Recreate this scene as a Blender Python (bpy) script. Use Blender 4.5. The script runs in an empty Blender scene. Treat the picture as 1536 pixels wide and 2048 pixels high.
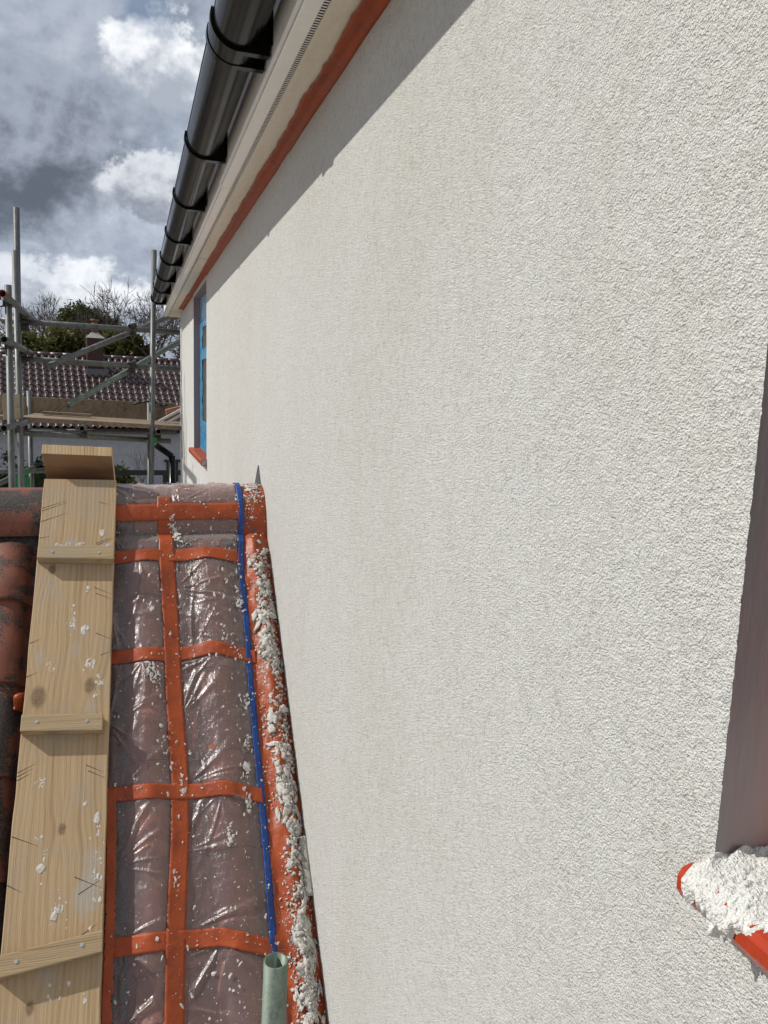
import bpy, math, random
import numpy as np
from mathutils import Vector, Matrix

random.seed(7); rng = np.random.default_rng(7)
scn = bpy.context.scene
col = scn.collection
H = 3.7                                   # eye height above the ground; all z below are relative to the eye

# ------------------------------------------------------------------ camera
cam_d = bpy.data.cameras.new('camera'); cam = bpy.data.objects.new('camera', cam_d); col.objects.link(cam)
cam_d.sensor_fit = 'VERTICAL'; cam_d.sensor_height = 24.0; cam_d.lens = 1540.0 / 2048.0 * 24.0
cam_d.clip_start = 0.02; cam_d.clip_end = 2000
YAW, PITCH, ROLL = math.radians(18.266), math.radians(8.461), math.radians(1.9)
cam.matrix_world = (Matrix.Translation((0, 0, H)) @ Matrix.Rotation(-YAW, 4, 'Z')
                    @ Matrix.Rotation(math.pi / 2 - PITCH, 4, 'X') @ Matrix.Rotation(ROLL, 4, 'Z'))
scn.camera = cam

# ------------------------------------------------------------------ sun, sky
SUN = Vector((-1.0, 0.25, 1.0)).normalized()          # towards the sun
sun_d = bpy.data.lights.new('sun', 'SUN'); sun_d.energy = 3.9; sun_d.angle = math.radians(0.55); sun_d.color = (1.0, 0.966, 0.90)
sun = bpy.data.objects.new('sun', sun_d); col.objects.link(sun)
sun.rotation_euler = SUN.to_track_quat('Z', 'Y').to_euler(); sun.location = (-6, 2, 12)

world = bpy.data.worlds.new('World'); scn.world = world; world.use_nodes = True
wt = world.node_tree; wt.nodes.clear()
def wn(t, **k):
    n = wt.nodes.new(t)
    for a, b in k.items(): setattr(n, a, b)
    return n
def wl(a, b): wt.links.new(a, b)
def wmath(op, a, b=None, c=None):
    n = wn('ShaderNodeMath', operation=op)
    for i, v in enumerate((a, b, c)):
        if v is None: continue
        if isinstance(v, (int, float)): n.inputs[i].default_value = v
        else: wl(v, n.inputs[i])
    return n.outputs[0]
tc = wn('ShaderNodeTexCoord')
DIR = tc.outputs['Generated']
sky = wn('ShaderNodeTexSky', sky_type='NISHITA', sun_disc=False)
sky.sun_elevation = math.asin(SUN.z); sky.sun_rotation = math.atan2(SUN.x, SUN.y); sky.altitude = 50
bg_sky = wn('ShaderNodeBackground'); bg_sky.inputs['Strength'].default_value = 0.085
wl(sky.outputs[0], bg_sky.inputs['Color'])
mp = wn('ShaderNodeMapping'); mp.inputs['Scale'].default_value = (1, 1, 1.15); mp.inputs['Location'].default_value = (3.1, 0.4, 0.2)
wl(DIR, mp.inputs['Vector'])
def wnoise(scale, detail, rough, dist=0.0):
    n = wn('ShaderNodeTexNoise'); n.inputs['Scale'].default_value = scale; n.inputs['Detail'].default_value = detail
    n.inputs['Roughness'].default_value = rough; n.inputs['Distortion'].default_value = dist
    wl(mp.outputs[0], n.inputs['Vector']); return n.outputs['Fac']
low = wnoise(4.2, 4, 0.5, 0.0)
# billows: the same lumpy noise read twice, once a little towards the light, so every puff has a bright and a grey side
def billow(off):
    ad = wn('ShaderNodeVectorMath', operation='ADD'); wl(mp.outputs[0], ad.inputs[0]); ad.inputs[1].default_value = off
    n = wn('ShaderNodeTexNoise'); n.inputs['Scale'].default_value = 10.0; n.inputs['Detail'].default_value = 7
    n.inputs['Roughness'].default_value = .58; n.inputs['Distortion'].default_value = .1; wl(ad.outputs[0], n.inputs['Vector']); return n.outputs['Fac']
n0, n1_ = billow((0, 0, 0)), billow((-.008, .003, .012))
rel = wmath('SUBTRACT', n0, n1_)
v = wmath('ADD', wmath('MULTIPLY_ADD', wmath('SUBTRACT', low, .5), 0.8, 0.60), wmath('ADD', wmath('MULTIPLY', rel, .75), wmath('MULTIPLY', wmath('SUBTRACT', n0, .5), .45)))
ramp = wn('ShaderNodeValToRGB'); wl(v, ramp.inputs[0])
cr = ramp.color_ramp; cr.interpolation = 'LINEAR'
cr.elements[0].position = 0.25; cr.elements[0].color = (.15, .175, .225, 1)
cr.elements[1].position = 0.90; cr.elements[1].color = (.84, .87, .92, 1)
for p, c in ((.42, (.26, .30, .37, 1)), (.55, (.36, .41, .495, 1)), (.66, (.46, .51, .60, 1)), (.76, (.60, .64, .71, 1))):
    e = cr.elements.new(p); e.color = c
sky_col = ramp.outputs[0]
# single cloud masses: lumpy outline, lit top, grey underside
wob = wn('ShaderNodeTexNoise'); wob.inputs['Scale'].default_value = 11; wob.inputs['Detail'].default_value = 7; wob.inputs['Roughness'].default_value = .62
wl(mp.outputs[0], wob.inputs['Vector'])
sub = wn('ShaderNodeVectorMath', operation='SUBTRACT'); wl(wob.outputs['Color'], sub.inputs[0]); sub.inputs[1].default_value = (.5, .5, .5)
sca = wn('ShaderNodeVectorMath', operation='SCALE'); wl(sub.outputs[0], sca.inputs[0]); sca.inputs['Scale'].default_value = 0.15
add = wn('ShaderNodeVectorMath', operation='ADD'); wl(DIR, add.inputs[0]); wl(sca.outputs[0], add.inputs[1])
def smooth(x, a_, b_, c_=0., d_=1.):
    n = wn('ShaderNodeMapRange'); n.interpolation_type = 'SMOOTHSTEP'; wl(x, n.inputs['Value'])
    for k_, q_ in (('From Min', a_), ('From Max', b_), ('To Min', c_), ('To Max', d_)): n.inputs[k_].default_value = q_
    return n.outputs[0]
def cloud(under, d, rx, rz, top, bot, soft=.35, op=1.0):
    c = Vector(d).normalized(); right = c.cross(Vector((0, 0, 1))).normalized(); up = right.cross(c)
    df = wn('ShaderNodeVectorMath', operation='SUBTRACT'); wl(add.outputs[0], df.inputs[0]); df.inputs[1].default_value = c
    def dot(w_, k_):
        n = wn('ShaderNodeVectorMath', operation='DOT_PRODUCT'); wl(df.outputs[0], n.inputs[0]); n.inputs[1].default_value = w_ / k_; return n.outputs['Value']
    x, z, f = dot(right, rx), dot(up, rz), dot(c, .5)
    q = wmath('SQRT', wmath('ADD', wmath('ADD', wmath('MULTIPLY', x, x), wmath('MULTIPLY', z, z)), wmath('MULTIPLY', f, f)))
    m_ = wmath('MULTIPLY', smooth(q, 1.0 - soft, 1.0, op, 0.), 1.0)
    lit = wmath('ADD', wmath('MULTIPLY_ADD', x, -.30, z), wmath('MULTIPLY', rel, 5.0))
    cc = wn('ShaderNodeMix', data_type='RGBA'); wl(smooth(lit, -.75, .75), cc.inputs[0]); cc.inputs[6].default_value = (*bot, 1); cc.inputs[7].default_value = (*top, 1)
    mx = wn('ShaderNodeMix', data_type='RGBA'); wl(m_, mx.inputs[0]); wl(under, mx.inputs[6]); wl(cc.outputs[2], mx.inputs[7]); return mx.outputs[2]
for d, rx, rz, top, bot, soft, op in (
        ((-.047, .934, .353), .150, .075, (.42, .46, .54), (.27, .31, .38), .6, .8),
        ((-.028, .953, .303), .040, .055, (.42, .46, .54), (.26, .30, .37), .6, .8),
        ((.0385, .930, .352), .070, .060, (.90, .92, .95), (.38, .42, .49), .30, 1.),
        ((-.126, .963, .252), .150, .108, (.34, .38, .46), (.115, .135, .175), .45, 1.),
        ((.0225, .973, .222), .062, .036, (.66, .69, .74), (.27, .30, .36), .30, 1.),
        ((-.03, .9945, .112), .085, .042, (.84, .87, .91), (.42, .46, .53), .4, 1.),
        ((-.112, .988, .104), .070, .040, (.74, .77, .83), (.36, .40, .47), .4, .9)):
    sky_col = cloud(sky_col, d, rx, rz, top, bot, soft, op)
bg_cl = wn('ShaderNodeBackground'); wl(sky_col, bg_cl.inputs['Color']); bg_cl.inputs['Strength'].default_value = 1.12
def hole_(d, k, w):
    n = wn('ShaderNodeVectorMath', operation='DISTANCE'); wl(add.outputs[0], n.inputs[0]); n.inputs[1].default_value = Vector(d).normalized()
    return wmath('MULTIPLY', wmath('POWER', 2.718, wmath('MULTIPLY', wmath('MULTIPLY', n.outputs['Value'], n.outputs['Value']), -k)), w)
hole = hole_((.022, .915, .402), 700, .9)
for d, k, w in (((.034, .962, .268), 2200, .6), ((-.2, .85, .48), 120, .8), ((.5, .6, .6), 20, .7), ((-.6, -.5, .6), 12, .8)):
    hole = wmath('ADD', hole, hole_(d, k, w))
cov = wn('ShaderNodeMapRange'); cov.interpolation_type = 'SMOOTHSTEP'; wl(hole, cov.inputs['Value'])
cov.inputs['From Min'].default_value = 0.25; cov.inputs['From Max'].default_value = 0.95; cov.inputs['To Min'].default_value = 1.0; cov.inputs['To Max'].default_value = 0.30
mixw = wn('ShaderNodeMixShader'); wl(cov.outputs[0], mixw.inputs[0]); wl(bg_sky.outputs[0], mixw.inputs[1]); wl(bg_cl.outputs[0], mixw.inputs[2])
wout = wn('ShaderNodeOutputWorld'); wl(mixw.outputs[0], wout.inputs['Surface'])

scn.view_settings.view_transform = 'Standard'; scn.view_settings.look = 'None'
scn.view_settings.exposure = 0.0; scn.view_settings.gamma = 1.0
scn.render.engine = 'CYCLES'
scn.cycles.max_bounces = 8; scn.cycles.transparent_max_bounces = 24

# ------------------------------------------------------------------ material helpers
class M:
    def __init__(s, name):
        s.m = bpy.data.materials.new(name); s.m.use_nodes = True; s.t = s.m.node_tree
        s.t.nodes.clear(); s.out = s.n('ShaderNodeOutputMaterial')
    def n(s, t, **k):
        n = s.t.nodes.new(t)
        for a, b in k.items(): setattr(n, a, b)
        return n
    def set(s, sock, v):
        if hasattr(v, 'is_linked') or hasattr(v, 'links'): s.t.links.new(v, sock)
        elif isinstance(v, (tuple, list)) and len(v) == 3 and sock.type == 'RGBA': sock.default_value = (*v, 1)
        else: sock.default_value = v
    def math(s, op, a, b=None, c=None, clamp=False):
        n = s.n('ShaderNodeMath', operation=op); n.use_clamp = clamp
        for i, v in enumerate((a, b, c)):
            if v is not None: s.set(n.inputs[i], v)
        return n.outputs[0]
    def vec(s, op, a, b=None):
        n = s.n('ShaderNodeVectorMath', operation=op); s.set(n.inputs[0], a)
        if b is not None: s.set(n.inputs[1], b)
        return n.outputs['Value'] if op in ('DOT_PRODUCT', 'LENGTH', 'DISTANCE') else n.outputs[0]
    def pos(s): return s.n('ShaderNodeNewGeometry').outputs['Position']
    def obj(s): return s.n('ShaderNodeTexCoord').outputs['Object']
    def rand(s): return s.n('ShaderNodeObjectInfo').outputs['Random']
    def scale(s, v, sc, loc=(0, 0, 0)):
        n = s.n('ShaderNodeMapping'); s.set(n.inputs['Vector'], v); n.inputs['Scale'].default_value = sc; n.inputs['Location'].default_value = loc
        return n.outputs[0]
    def noise(s, v, scale, detail=3, rough=.5, dist=0, out='Fac'):
        n = s.n('ShaderNodeTexNoise'); s.set(n.inputs['Vector'], v)
        for k, x in (('Scale', scale), ('Detail', detail), ('Roughness', rough), ('Distortion', dist)): n.inputs[k].default_value = x
        return n.outputs[out]
    def voro(s, v, scale, feature='F1', out='Distance', rnd=1):
        n = s.n('ShaderNodeTexVoronoi', feature=feature); s.set(n.inputs['Vector'], v); n.inputs['Scale'].default_value = scale
        n.inputs['Randomness'].default_value = rnd
        return n.outputs[out]
    def ramp(s, f, *stops):
        n = s.n('ShaderNodeValToRGB'); s.set(n.inputs[0], f); cr = n.color_ramp
        cr.elements[0].position, cr.elements[0].color = stops[0][0], (*stops[0][1], 1)
        cr.elements[1].position, cr.elements[1].color = stops[-1][0], (*stops[-1][1], 1)
        for p, c in stops[1:-1]: e = cr.elements.new(p); e.color = (*c, 1)
        return n.outputs[0]
    def rng(s, f, a, b, c=0., d=1., smooth=True):
        n = s.n('ShaderNodeMapRange'); s.set(n.inputs['Value'], f)
        if smooth: n.interpolation_type = 'SMOOTHSTEP'
        for k, x in (('From Min', a), ('From Max', b), ('To Min', c), ('To Max', d)): n.inputs[k].default_value = x
        return n.outputs[0]
    def mix(s, f, a, b, mode='MIX'):
        n = s.n('ShaderNodeMix', data_type='RGBA', blend_type=mode); s.set(n.inputs['Factor'], f); s.set(n.inputs[6], a); s.set(n.inputs[7], b); return n.outputs[2]
    def sep(s, v):
        n = s.n('ShaderNodeSeparateXYZ'); s.set(n.inputs[0], v); return n.outputs
    def comb(s, x, y, z):
        n = s.n('ShaderNodeCombineXYZ')
        for i, v in enumerate((x, y, z)): s.set(n.inputs[i], v)
        return n.outputs[0]
    def bump(s, h, strength=1., dist=.001, nrm=None):
        n = s.n('ShaderNodeBump'); s.set(n.inputs['Height'], h); n.inputs['Strength'].default_value = strength; n.inputs['Distance'].default_value = dist
        if nrm is not None: s.set(n.inputs['Normal'], nrm)
        return n.outputs[0]
    def pbr(s, colr, rough=.6, nrm=None, spec=.4, metal=0., coat=0.):
        n = s.n('ShaderNodeBsdfPrincipled'); s.set(n.inputs['Base Color'], colr); s.set(n.inputs['Roughness'], rough)
        n.inputs['Specular IOR Level'].default_value = spec; n.inputs['Metallic'].default_value = metal; n.inputs['Coat Weight'].default_value = coat
        if nrm is not None: s.set(n.inputs['Normal'], nrm)
        return n.outputs[0]
    def fin(s, sh): s.t.links.new(sh, s.out.inputs['Surface']); return s.m

def m_plain(name, c, rough=.6, var=.15, sc=8., bump=0., bsc=300., spec=.4, metal=0.):
    m = M(name); p = m.pos(); f = m.noise(p, sc, 5, .6)
    lo = tuple(x * (1 - var) for x in c); hi = tuple(min(1, x * (1 + var)) for x in c)
    nr = m.bump(m.noise(p, bsc, 3), 1., bump) if bump else None
    return m.fin(m.pbr(m.ramp(f, (.3, lo), (.7, hi)), rough, nr, spec, metal))

def m_render(name, grain=660., depth=.0034):
    m = M(name); p = m.pos()
    g = m.noise(p, grain, 1.8, .6, .1); vg = m.voro(p, grain * .62, 'F1'); gc = m.noise(p, grain * 1.1, 2, .6)
    g2 = m.noise(p, grain * .44, 2, .55, .3); g3 = m.noise(p, grain * .19, 3, .6, .2)
    h = m.math('ADD', m.math('ADD', m.math('MULTIPLY', m.rng(g, .25, .75, 0, 1, False), .55), m.math('MULTIPLY', m.math('ADD', g2, m.math('MULTIPLY', vg, -.55)), .8)), m.math('MULTIPLY', g3, 1.15))
    blot = m.noise(m.scale(p, (1, 1, .8)), 1.7, 4, .55); band = m.noise(m.scale(p, (1, 4.2, .45)), 1.3, 4, .6); fineb = m.noise(p, 26, 4, .65)
    c = m.ramp(m.math('ADD', m.math('ADD', m.math('MULTIPLY', blot, .42), m.math('MULTIPLY', band, .25)), m.math('MULTIPLY', fineb, .33)), (.38, (.675, .664, .612)), (.50, (.708, .702, .665)), (.62, (.730, .727, .700)))
    sp = m.math('ADD', m.math('ADD', m.math('MULTIPLY', gc, .38), m.math('MULTIPLY', g2, .24)), m.math('MULTIPLY', m.noise(p, 95, 4, .7), .38))
    c = m.mix(1., c, m.ramp(sp, (.37, (.62, .62, .61)), (.485, (.985, .985, .985)), (.60, (1.06, 1.06, 1.06))), 'MULTIPLY')  # sand-grain tones and the shade in the pits, both put into the colour
    return m.fin(m.pbr(c, .9, m.bump(h, 1., depth), .25))

def m_tape(name, c, dark, gloss=None):
    m = M(name); p = m.pos()
    f = m.noise(p, 14, 5, .65); w = m.noise(m.scale(p, (30, 260, 260)), 1., 3)
    cc = m.ramp(f, (.3, dark), (.6, c))
    du = m.rng(m.math('ADD', m.math('MULTIPLY', m.noise(p, 35, 5, .7), .6), m.math('MULTIPLY', m.noise(p, 420, 3, .7), .4)),   .54, .72, 0, .30)
    cc = m.mix(du, cc, (.40, .27, .22))
    nr = m.bump(m.math('ADD', m.math('MULTIPLY', m.noise(p, 60, 4), 1.), m.math('MULTIPLY', w, .25)), .9, .0022)
    b = m.pbr(cc, gloss or m.rng(f, .3, .7, .38, .55), nr, .45)
    tr = m.n('ShaderNodeBsdfTranslucent'); m.set(tr.inputs[0], c)
    mx = m.n('ShaderNodeMixShader'); mx.inputs[0].default_value = .12; m.t.links.new(b, mx.inputs[1]); m.t.links.new(tr.outputs[0], mx.inputs[2])
    return m.fin(mx.outputs[0])

def m_film(name):
    m = M(name); p = m.pos()
    n1 = m.noise(m.scale(p, (40, 14, 14)), 1., 5, .6, 1.2); n2 = m.noise(p, 95, 4, .6, .8)
    nr = m.bump(m.math('ADD', m.math('MULTIPLY', n1, 1.), m.math('MULTIPLY', n2, .35)), 1., .0035)
    tr = m.n('ShaderNodeBsdfTransparent'); tr.inputs[0].default_value = (.95, .92, .92, 1)
    df = m.n('ShaderNodeBsdfDiffuse'); df.inputs[0].default_value = (.78, .64, .61, 1); m.set(df.inputs['Normal'], nr)
    tl = m.n('ShaderNodeBsdfTranslucent'); tl.inputs[0].default_value = (.78, .64, .61, 1)
    a1 = m.n('ShaderNodeMixShader'); a1.inputs[0].default_value = .4
    m.t.links.new(df.outputs[0], a1.inputs[1]); m.t.links.new(tl.outputs[0], a1.inputs[2])
    lw = m.n('ShaderNodeLayerWeight'); lw.inputs['Blend'].default_value = .35; m.set(lw.inputs['Normal'], nr)
    haze = m.math('MULTIPLY_ADD', lw.outputs['Facing'], .58, .14, clamp=True)
    a = m.n('ShaderNodeMixShader'); m.set(a.inputs[0], haze); m.t.links.new(tr.outputs[0], a.inputs[1]); m.t.links.new(a1.outputs[0], a.inputs[2])
    gl = m.n('ShaderNodeBsdfGlossy'); gl.inputs['Roughness'].default_value = .25; gl.inputs[0].default_value = (1, 1, 1, 1); m.set(gl.inputs['Normal'], nr)
    fr = m.n('ShaderNodeFresnel'); fr.inputs['IOR'].default_value = 1.65; m.set(fr.inputs['Normal'], nr)
    b = m.n('ShaderNodeMixShader'); m.set(b.inputs[0], m.math('MULTIPLY', fr.outputs[0], .9, clamp=True)); m.t.links.new(a.outputs[0], b.inputs[1]); m.t.links.new(gl.outputs[0], b.inputs[2])
    return m.fin(b.outputs[0])

def m_wood(name, knots=(), pale=(.50, .385, .235), mid=(.43, .32, .185), dark=(.30, .20, .11), grey=.25, long_axis=1, ring=30., smears=()):
    """object coordinates in metres; the grain runs along long_axis"""
    m = M(name); o = m.obj(); s = m.sep(o); ax = [0, 1, 2]; ax.remove(long_axis)
    L, X, Z = s[long_axis], s[ax[0]], s[ax[1]]
    u = m.math('ADD', X, m.math('MULTIPLY', m.math('SUBTRACT', m.noise(m.comb(m.math('MULTIPLY', L, 2.1), m.math('MULTIPLY', X, 6.), m.math('MULTIPLY', Z, 6.)), 1., 2), .5), .05))
    kd = None; km = None
    for kx, kl, kr in knots:
        dx = m.math('SUBTRACT', X, kx); dl = m.math('MULTIPLY', m.math('SUBTRACT', L, kl), .62)
        r2 = m.math('ADD', m.math('MULTIPLY', dx, dx), m.math('MULTIPLY', dl, dl))
        g = m.math('POWER', 2.718, m.math('MULTIPLY', r2, -1. / (kr * 2.6) ** 2))
        u = m.math('ADD', u, m.math('MULTIPLY', g, m.math('MULTIPLY', m.math('SIGN', dx), kr * .8)))
        core = m.rng(m.math('ADD', m.math('SQRT', r2), m.math('MULTIPLY', m.noise(o, 120, 3), .006)), kr * .55, kr * 1.1, 1, 0)
        km = core if km is None else m.math('MAXIMUM', km, core)
    g1 = m.noise(m.comb(m.math('MULTIPLY', u, ring * 1.6), m.math('MULTIPLY', L, 1.2), m.math('MULTIPLY', Z, 5)), 1., 5, .65)
    g2 = m.noise(m.comb(m.math('MULTIPLY', X, 420), m.math('MULTIPLY', L, 9), m.math('MULTIPLY', Z, 300)), 1., 3, .6)
    wv = m.n('ShaderNodeTexWave', wave_type='BANDS', bands_direction='X', wave_profile='SIN')
    m.set(wv.inputs['Vector'], m.comb(u, m.math('MULTIPLY', L, .02), m.math('MULTIPLY', Z, .3)))
    wv.inputs['Scale'].default_value = ring; wv.inputs['Distortion'].default_value = 4.5; wv.inputs['Detail'].default_value = 3; wv.inputs['Detail Scale'].default_value = 1.4
    f = m.math('ADD', m.math('ADD', m.math('MULTIPLY', g1, .58), m.math('MULTIPLY', g2, .28)), m.math('MULTIPLY', wv.outputs['Fac'], .14))
    c = m.ramp(f, (.32, dark), (.43, mid), (.56, pale), (.75, tuple(min(1, x * 1.12) for x in pale)))
    dirt = m.rng(m.noise(o, 9, 6, .65), .46, .72, 0, grey)
    c = m.mix(dirt, c, (.30, .275, .235))
    for sx, sl, sr, sa in smears:
        q2 = m.math('ADD', m.math('POWER', m.math('SUBTRACT', X, sx), 2.), m.math('MULTIPLY', m.math('POWER', m.math('SUBTRACT', L, sl), 2.), .35))
        mk = m.rng(m.math('ADD', m.math('SQRT', q2), m.math('MULTIPLY', m.math('SUBTRACT', m.noise(o, 34, 6, .7), .5), sr * 1.3)), sr * .4, sr * 1.05, sa, 0)
        c = m.mix(mk, c, (.36, .335, .295))
    if km is not None:
        rings = m.noise(o, 210, 4, .7)
        c = m.mix(m.math('MULTIPLY', km, .85), c, m.ramp(rings, (.3, (.085, .055, .032)), (.7, (.26, .18, .10))))
    nr = m.bump(m.math('ADD', f, m.math('MULTIPLY', g2, .6)), .8, .0016)
    return m.fin(m.pbr(c, .78, nr, .25))

def m_tile(name, base, dark, lich=.6, sc=1., rough=.66, lt=.525):
    m = M(name); o = m.obj(); r = m.rand(); oo = m.vec('ADD', o, m.comb(m.math('MULTIPLY', r, 13.), m.math('MULTIPLY', r, 7.), 0.))
    c = m.ramp(m.noise(oo, 7 * sc, 5, .6), (.3, dark), (.66, base))
    hi = tuple(min(1, x * 1.35) for x in base)
    c = m.mix(m.math('MULTIPLY', r, .35), c, m.mix(m.noise(oo, 40 * sc, 3), c, hi))
    patch = m.rng(m.math('ADD', m.math('MULTIPLY', m.noise(oo, 10 * sc, 3, .5), .7), m.math('MULTIPLY', m.noise(oo, 130 * sc, 4, .7), .3)), lt, lt + .075, 0, lich)
    c = m.mix(patch, c, m.ramp(m.noise(oo, 170 * sc, 3, .6), (.35, (.018, .017, .015)), (.6, (.05, .047, .042)), (.78, (.17, .155, .13))))
    nr = m.bump(m.math('ADD', m.noise(oo, 220 * sc, 4, .6), m.math('MULTIPLY', patch, .8)), .7, .0012 / sc)
    return m.fin(m.pbr(c, rough, nr, .45))

MAT = {}
MAT['render'] = m_render('white_textured_render')
MAT['heap'] = m_render('wet_heaped_render', 520., .0022)
MAT['clump'] = m_plain('wet_render_lumps', (.585, .55, .50), .8, .30, 160., .0012, 1400., .35)
MAT['orange'] = m_tape('orange_masking_tape', (.40, .071, .014), (.28, .046, .010))
MAT['red'] = m_tape('glossy_red_tape', (.46, .048, .014), (.36, .034, .012), .25)
MAT['blue'] = m_tape('blue_masking_tape', (.008, .062, .27), (.007, .045, .20))
MAT['film'] = m_film('clear_masking_film')
MAT['board'] = m_wood('pale_pine_board', knots=((.045, -.335, .016), (.035, -.735, .026), (.165, -.71, .020), (.115, -1.085, .014), (.07, -1.46, .014)), grey=.42, ring=24., pale=(.425, .302, .175), mid=(.38, .262, .148), dark=(.30, .197, .107), smears=((.18, -1.24, .040, .7), (.19, -1.17, .03, .5), (.09, -.25, .022, .6), (.19, -.255, .016, .6), (.10, -1.38, .03, .35), (.12, -.60, .02, .35), (.17, -.78, .025, .4), (.03, -.62, .02, .4)))
MAT['cleat'] = m_wood('pine_cleat', pale=(.40, .295, .172), mid=(.34, .243, .138), dark=(.235, .16, .09), long_axis=0, ring=60., grey=.4)
MAT['block'] = m_wood('dark_block_face', pale=(.29, .165, .09), mid=(.24, .135, .07), dark=(.16, .085, .045), grey=.25, long_axis=0, ring=22.)
MAT['block_end'] = m_wood('pine_end_grain', pale=(.47, .34, .19), mid=(.40, .28, .15), dark=(.28, .18, .09), grey=.2)
MAT['deckwood'] = m_wood('weathered_scaffold_board', pale=(.25, .185, .12), mid=(.20, .145, .092), dark=(.115, .08, .052), grey=.35, long_axis=0, ring=40.)
MAT['deckwood_y'] = m_wood('weathered_toe_board', pale=(.40, .32, .21), mid=(.31, .24, .15), dark=(.18, .13, .08), grey=.5, long_axis=1, ring=40.)
MAT['tile'] = m_tile('terracotta_roof_tile', (.40, .135, .082), (.24, .080, .050), .22)
MAT['tile_lichen'] = m_tile('lichened_roof_tile', (.25, .085, .050), (.11, .038, .025), .95, 1., .72, .458)
MAT['farm_tile'] = m_tile('dark_clay_pantile', (.062, .030, .026), (.034, .016, .015), .5, .5, .36)
MAT['mortar'] = m_plain('dark_ridge_mortar', (.09, .08, .07), .95, .5, 40., .004, 120.)
MAT['lead'] = m_plain('grey_lead', (.09, .092, .10), .5, .3, 20., .001, 90., .5)
def m_pvc():
    m = M('white_pvc_trim'); p = m.pos()
    st = m.noise(m.scale(p, (9, 1.2, 9)), 1., 6, .65); sm = m.noise(p, 60, 4, .7)
    c = m.ramp(m.math('ADD', m.math('MULTIPLY', st, .7), m.math('MULTIPLY', sm, .3)), (.3, (.76, .73, .67)), (.5, (.85, .84, .81)), (.7, (.88, .875, .855)))
    return m.fin(m.pbr(c, .38, m.bump(st, .3, .003), .45))
MAT['pvc'] = m_pvc()
def m_soffit():
    m = M('cream_soffit_board'); p = m.pos()
    st = m.noise(m.scale(p, (16, 1.6, 9)), 1., 6, .65); sm = m.noise(p, 75, 4, .7)
    c = m.ramp(m.math('ADD', m.math('MULTIPLY', st, .65), m.math('MULTIPLY', sm, .35)), (.3, (.60, .53, .42)), (.5, (.72, .66, .55)), (.7, (.78, .73, .64)))
    return m.fin(m.pbr(c, .45, m.bump(st, .3, .003), .4))
MAT['soffit'] = m_soffit()
def m_black():
    m = M('black_gutter_plastic'); p = m.pos()
    st = m.noise(m.scale(p, (60, 1.5, 60)), 1., 5, .7); d = m.noise(p, 9, 5, .65)
    return m.fin(m.pbr(m.ramp(st, (.35, (.003, .003, .003)), (.8, (.011, .0105, .010))), m.rng(d, .3, .75, .17, .24), None, .12))
MAT['black'] = m_black()
MAT['slot_shade'] = m_plain('slot_shade_black', (.012, .011, .010), .9)
MAT['blue_film'] = m_plain('blue_protective_film', (.05, .25, .44), .22, .35, 30., .004, 40., .55)
MAT['frame'] = m_plain('window_frame_pvc', (.75, .75, .73), .35, .06)
MAT['glass_dark'] = m_plain('dark_window_glass', (.018, .025, .033), .06, .3, 6., 0, 1, .6)
def m_reveal(name, k):
    m = M(name); p = m.pos(); x = m.sep(p)[0]
    f = m.math('ADD', m.rng(x, .437, .53, 0, .7), m.math('MULTIPLY', m.noise(m.scale(p, (20, 20, 3)), 1., 5, .65), .6))
    c = m.ramp(f, (.25, (.235 * k, .208 * k, .208 * k)), (.6, (.31 * k, .19 * k, .18 * k)), (.95, (.34 * k, .12 * k, .09 * k)))
    return m.fin(m.pbr(c, .42, m.bump(m.noise(m.scale(p, (60, 60, 14)), 1., 4), .8, .004), .5))
MAT['reveal'] = m_reveal('taped_window_reveal', 1.0)
MAT['reveal_far'] = m_reveal('taped_far_reveal', 1.15)
def m_steel(name, c, g, gam=0.):
    m = M(name); p = m.pos()
    f = m.noise(m.scale(p, (26, 26, 7)), 1., 6, .7); q = m.noise(p, 130, 4, .7)
    cc = m.ramp(m.math('ADD', m.math('MULTIPLY', f, .7), m.math('MULTIPLY', q, .3)), (.34, g), (.52, c), (.72, tuple(min(1, x * 1.35) for x in c)))
    return m.fin(m.pbr(cc, m.rng(f, .3, .7, .38, .62), m.bump(q, .4, .0006), .45, .35))
MAT['steel'] = m_steel('galvanised_scaffold_tube', (.135, .138, .13), (.055, .055, .05))
MAT['steel_green'] = m_steel('green_tinged_scaffold_tube', (.165, .20, .16), (.055, .085, .06))
MAT['green'] = m_plain('green_painted_coupler', (.015, .17, .05), .4, .4, 40., .001, 200., .5)
MAT['coupler'] = m_plain('dark_steel_coupler', (.05, .045, .04), .5, .5, 60., .001, 200., .5, .4)
MAT['red_cap'] = m_plain('red_plastic_cap', (.35, .04, .03), .5, .2)
MAT['screw'] = m_plain('zinc_screw', (.55, .55, .52), .3, .15, 8., 0, 1, .6, .7)
MAT['cut'] = m_plain('dark_saw_cut', (.055, .035, .02), .9, .4, 200.)
MAT['brick'] = m_plain('dark_red_brick', (.060, .030, .025), .85, .5, 30., .002, 150.)
MAT['brick_pale'] = m_plain('pinkish_brick', (.42, .19, .13), .85, .25, 30., .002, 150.)
MAT['cement'] = m_plain('pale_cement', (.36, .34, .30), .9, .25, 20., .003, 100.)
MAT['pot'] = m_plain('brown_clay_pot', (.15, .07, .045), .7, .3, 20.)
MAT['whitewash'] = m_plain('whitewashed_brickwork', (.33, .34, .365), .85, .10, 6., .004, 40.)
MAT['darkwood'] = m_plain('dark_stained_timber', (.022, .02, .018), .7, .4, 20.)
MAT['bark'] = m_plain('grey_brown_bark', (.060, .050, .040), .95, .4, 3.)
MAT['twig'] = m_plain('bare_twigs', (.075, .060, .048), .95, .3, 1.)
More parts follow.
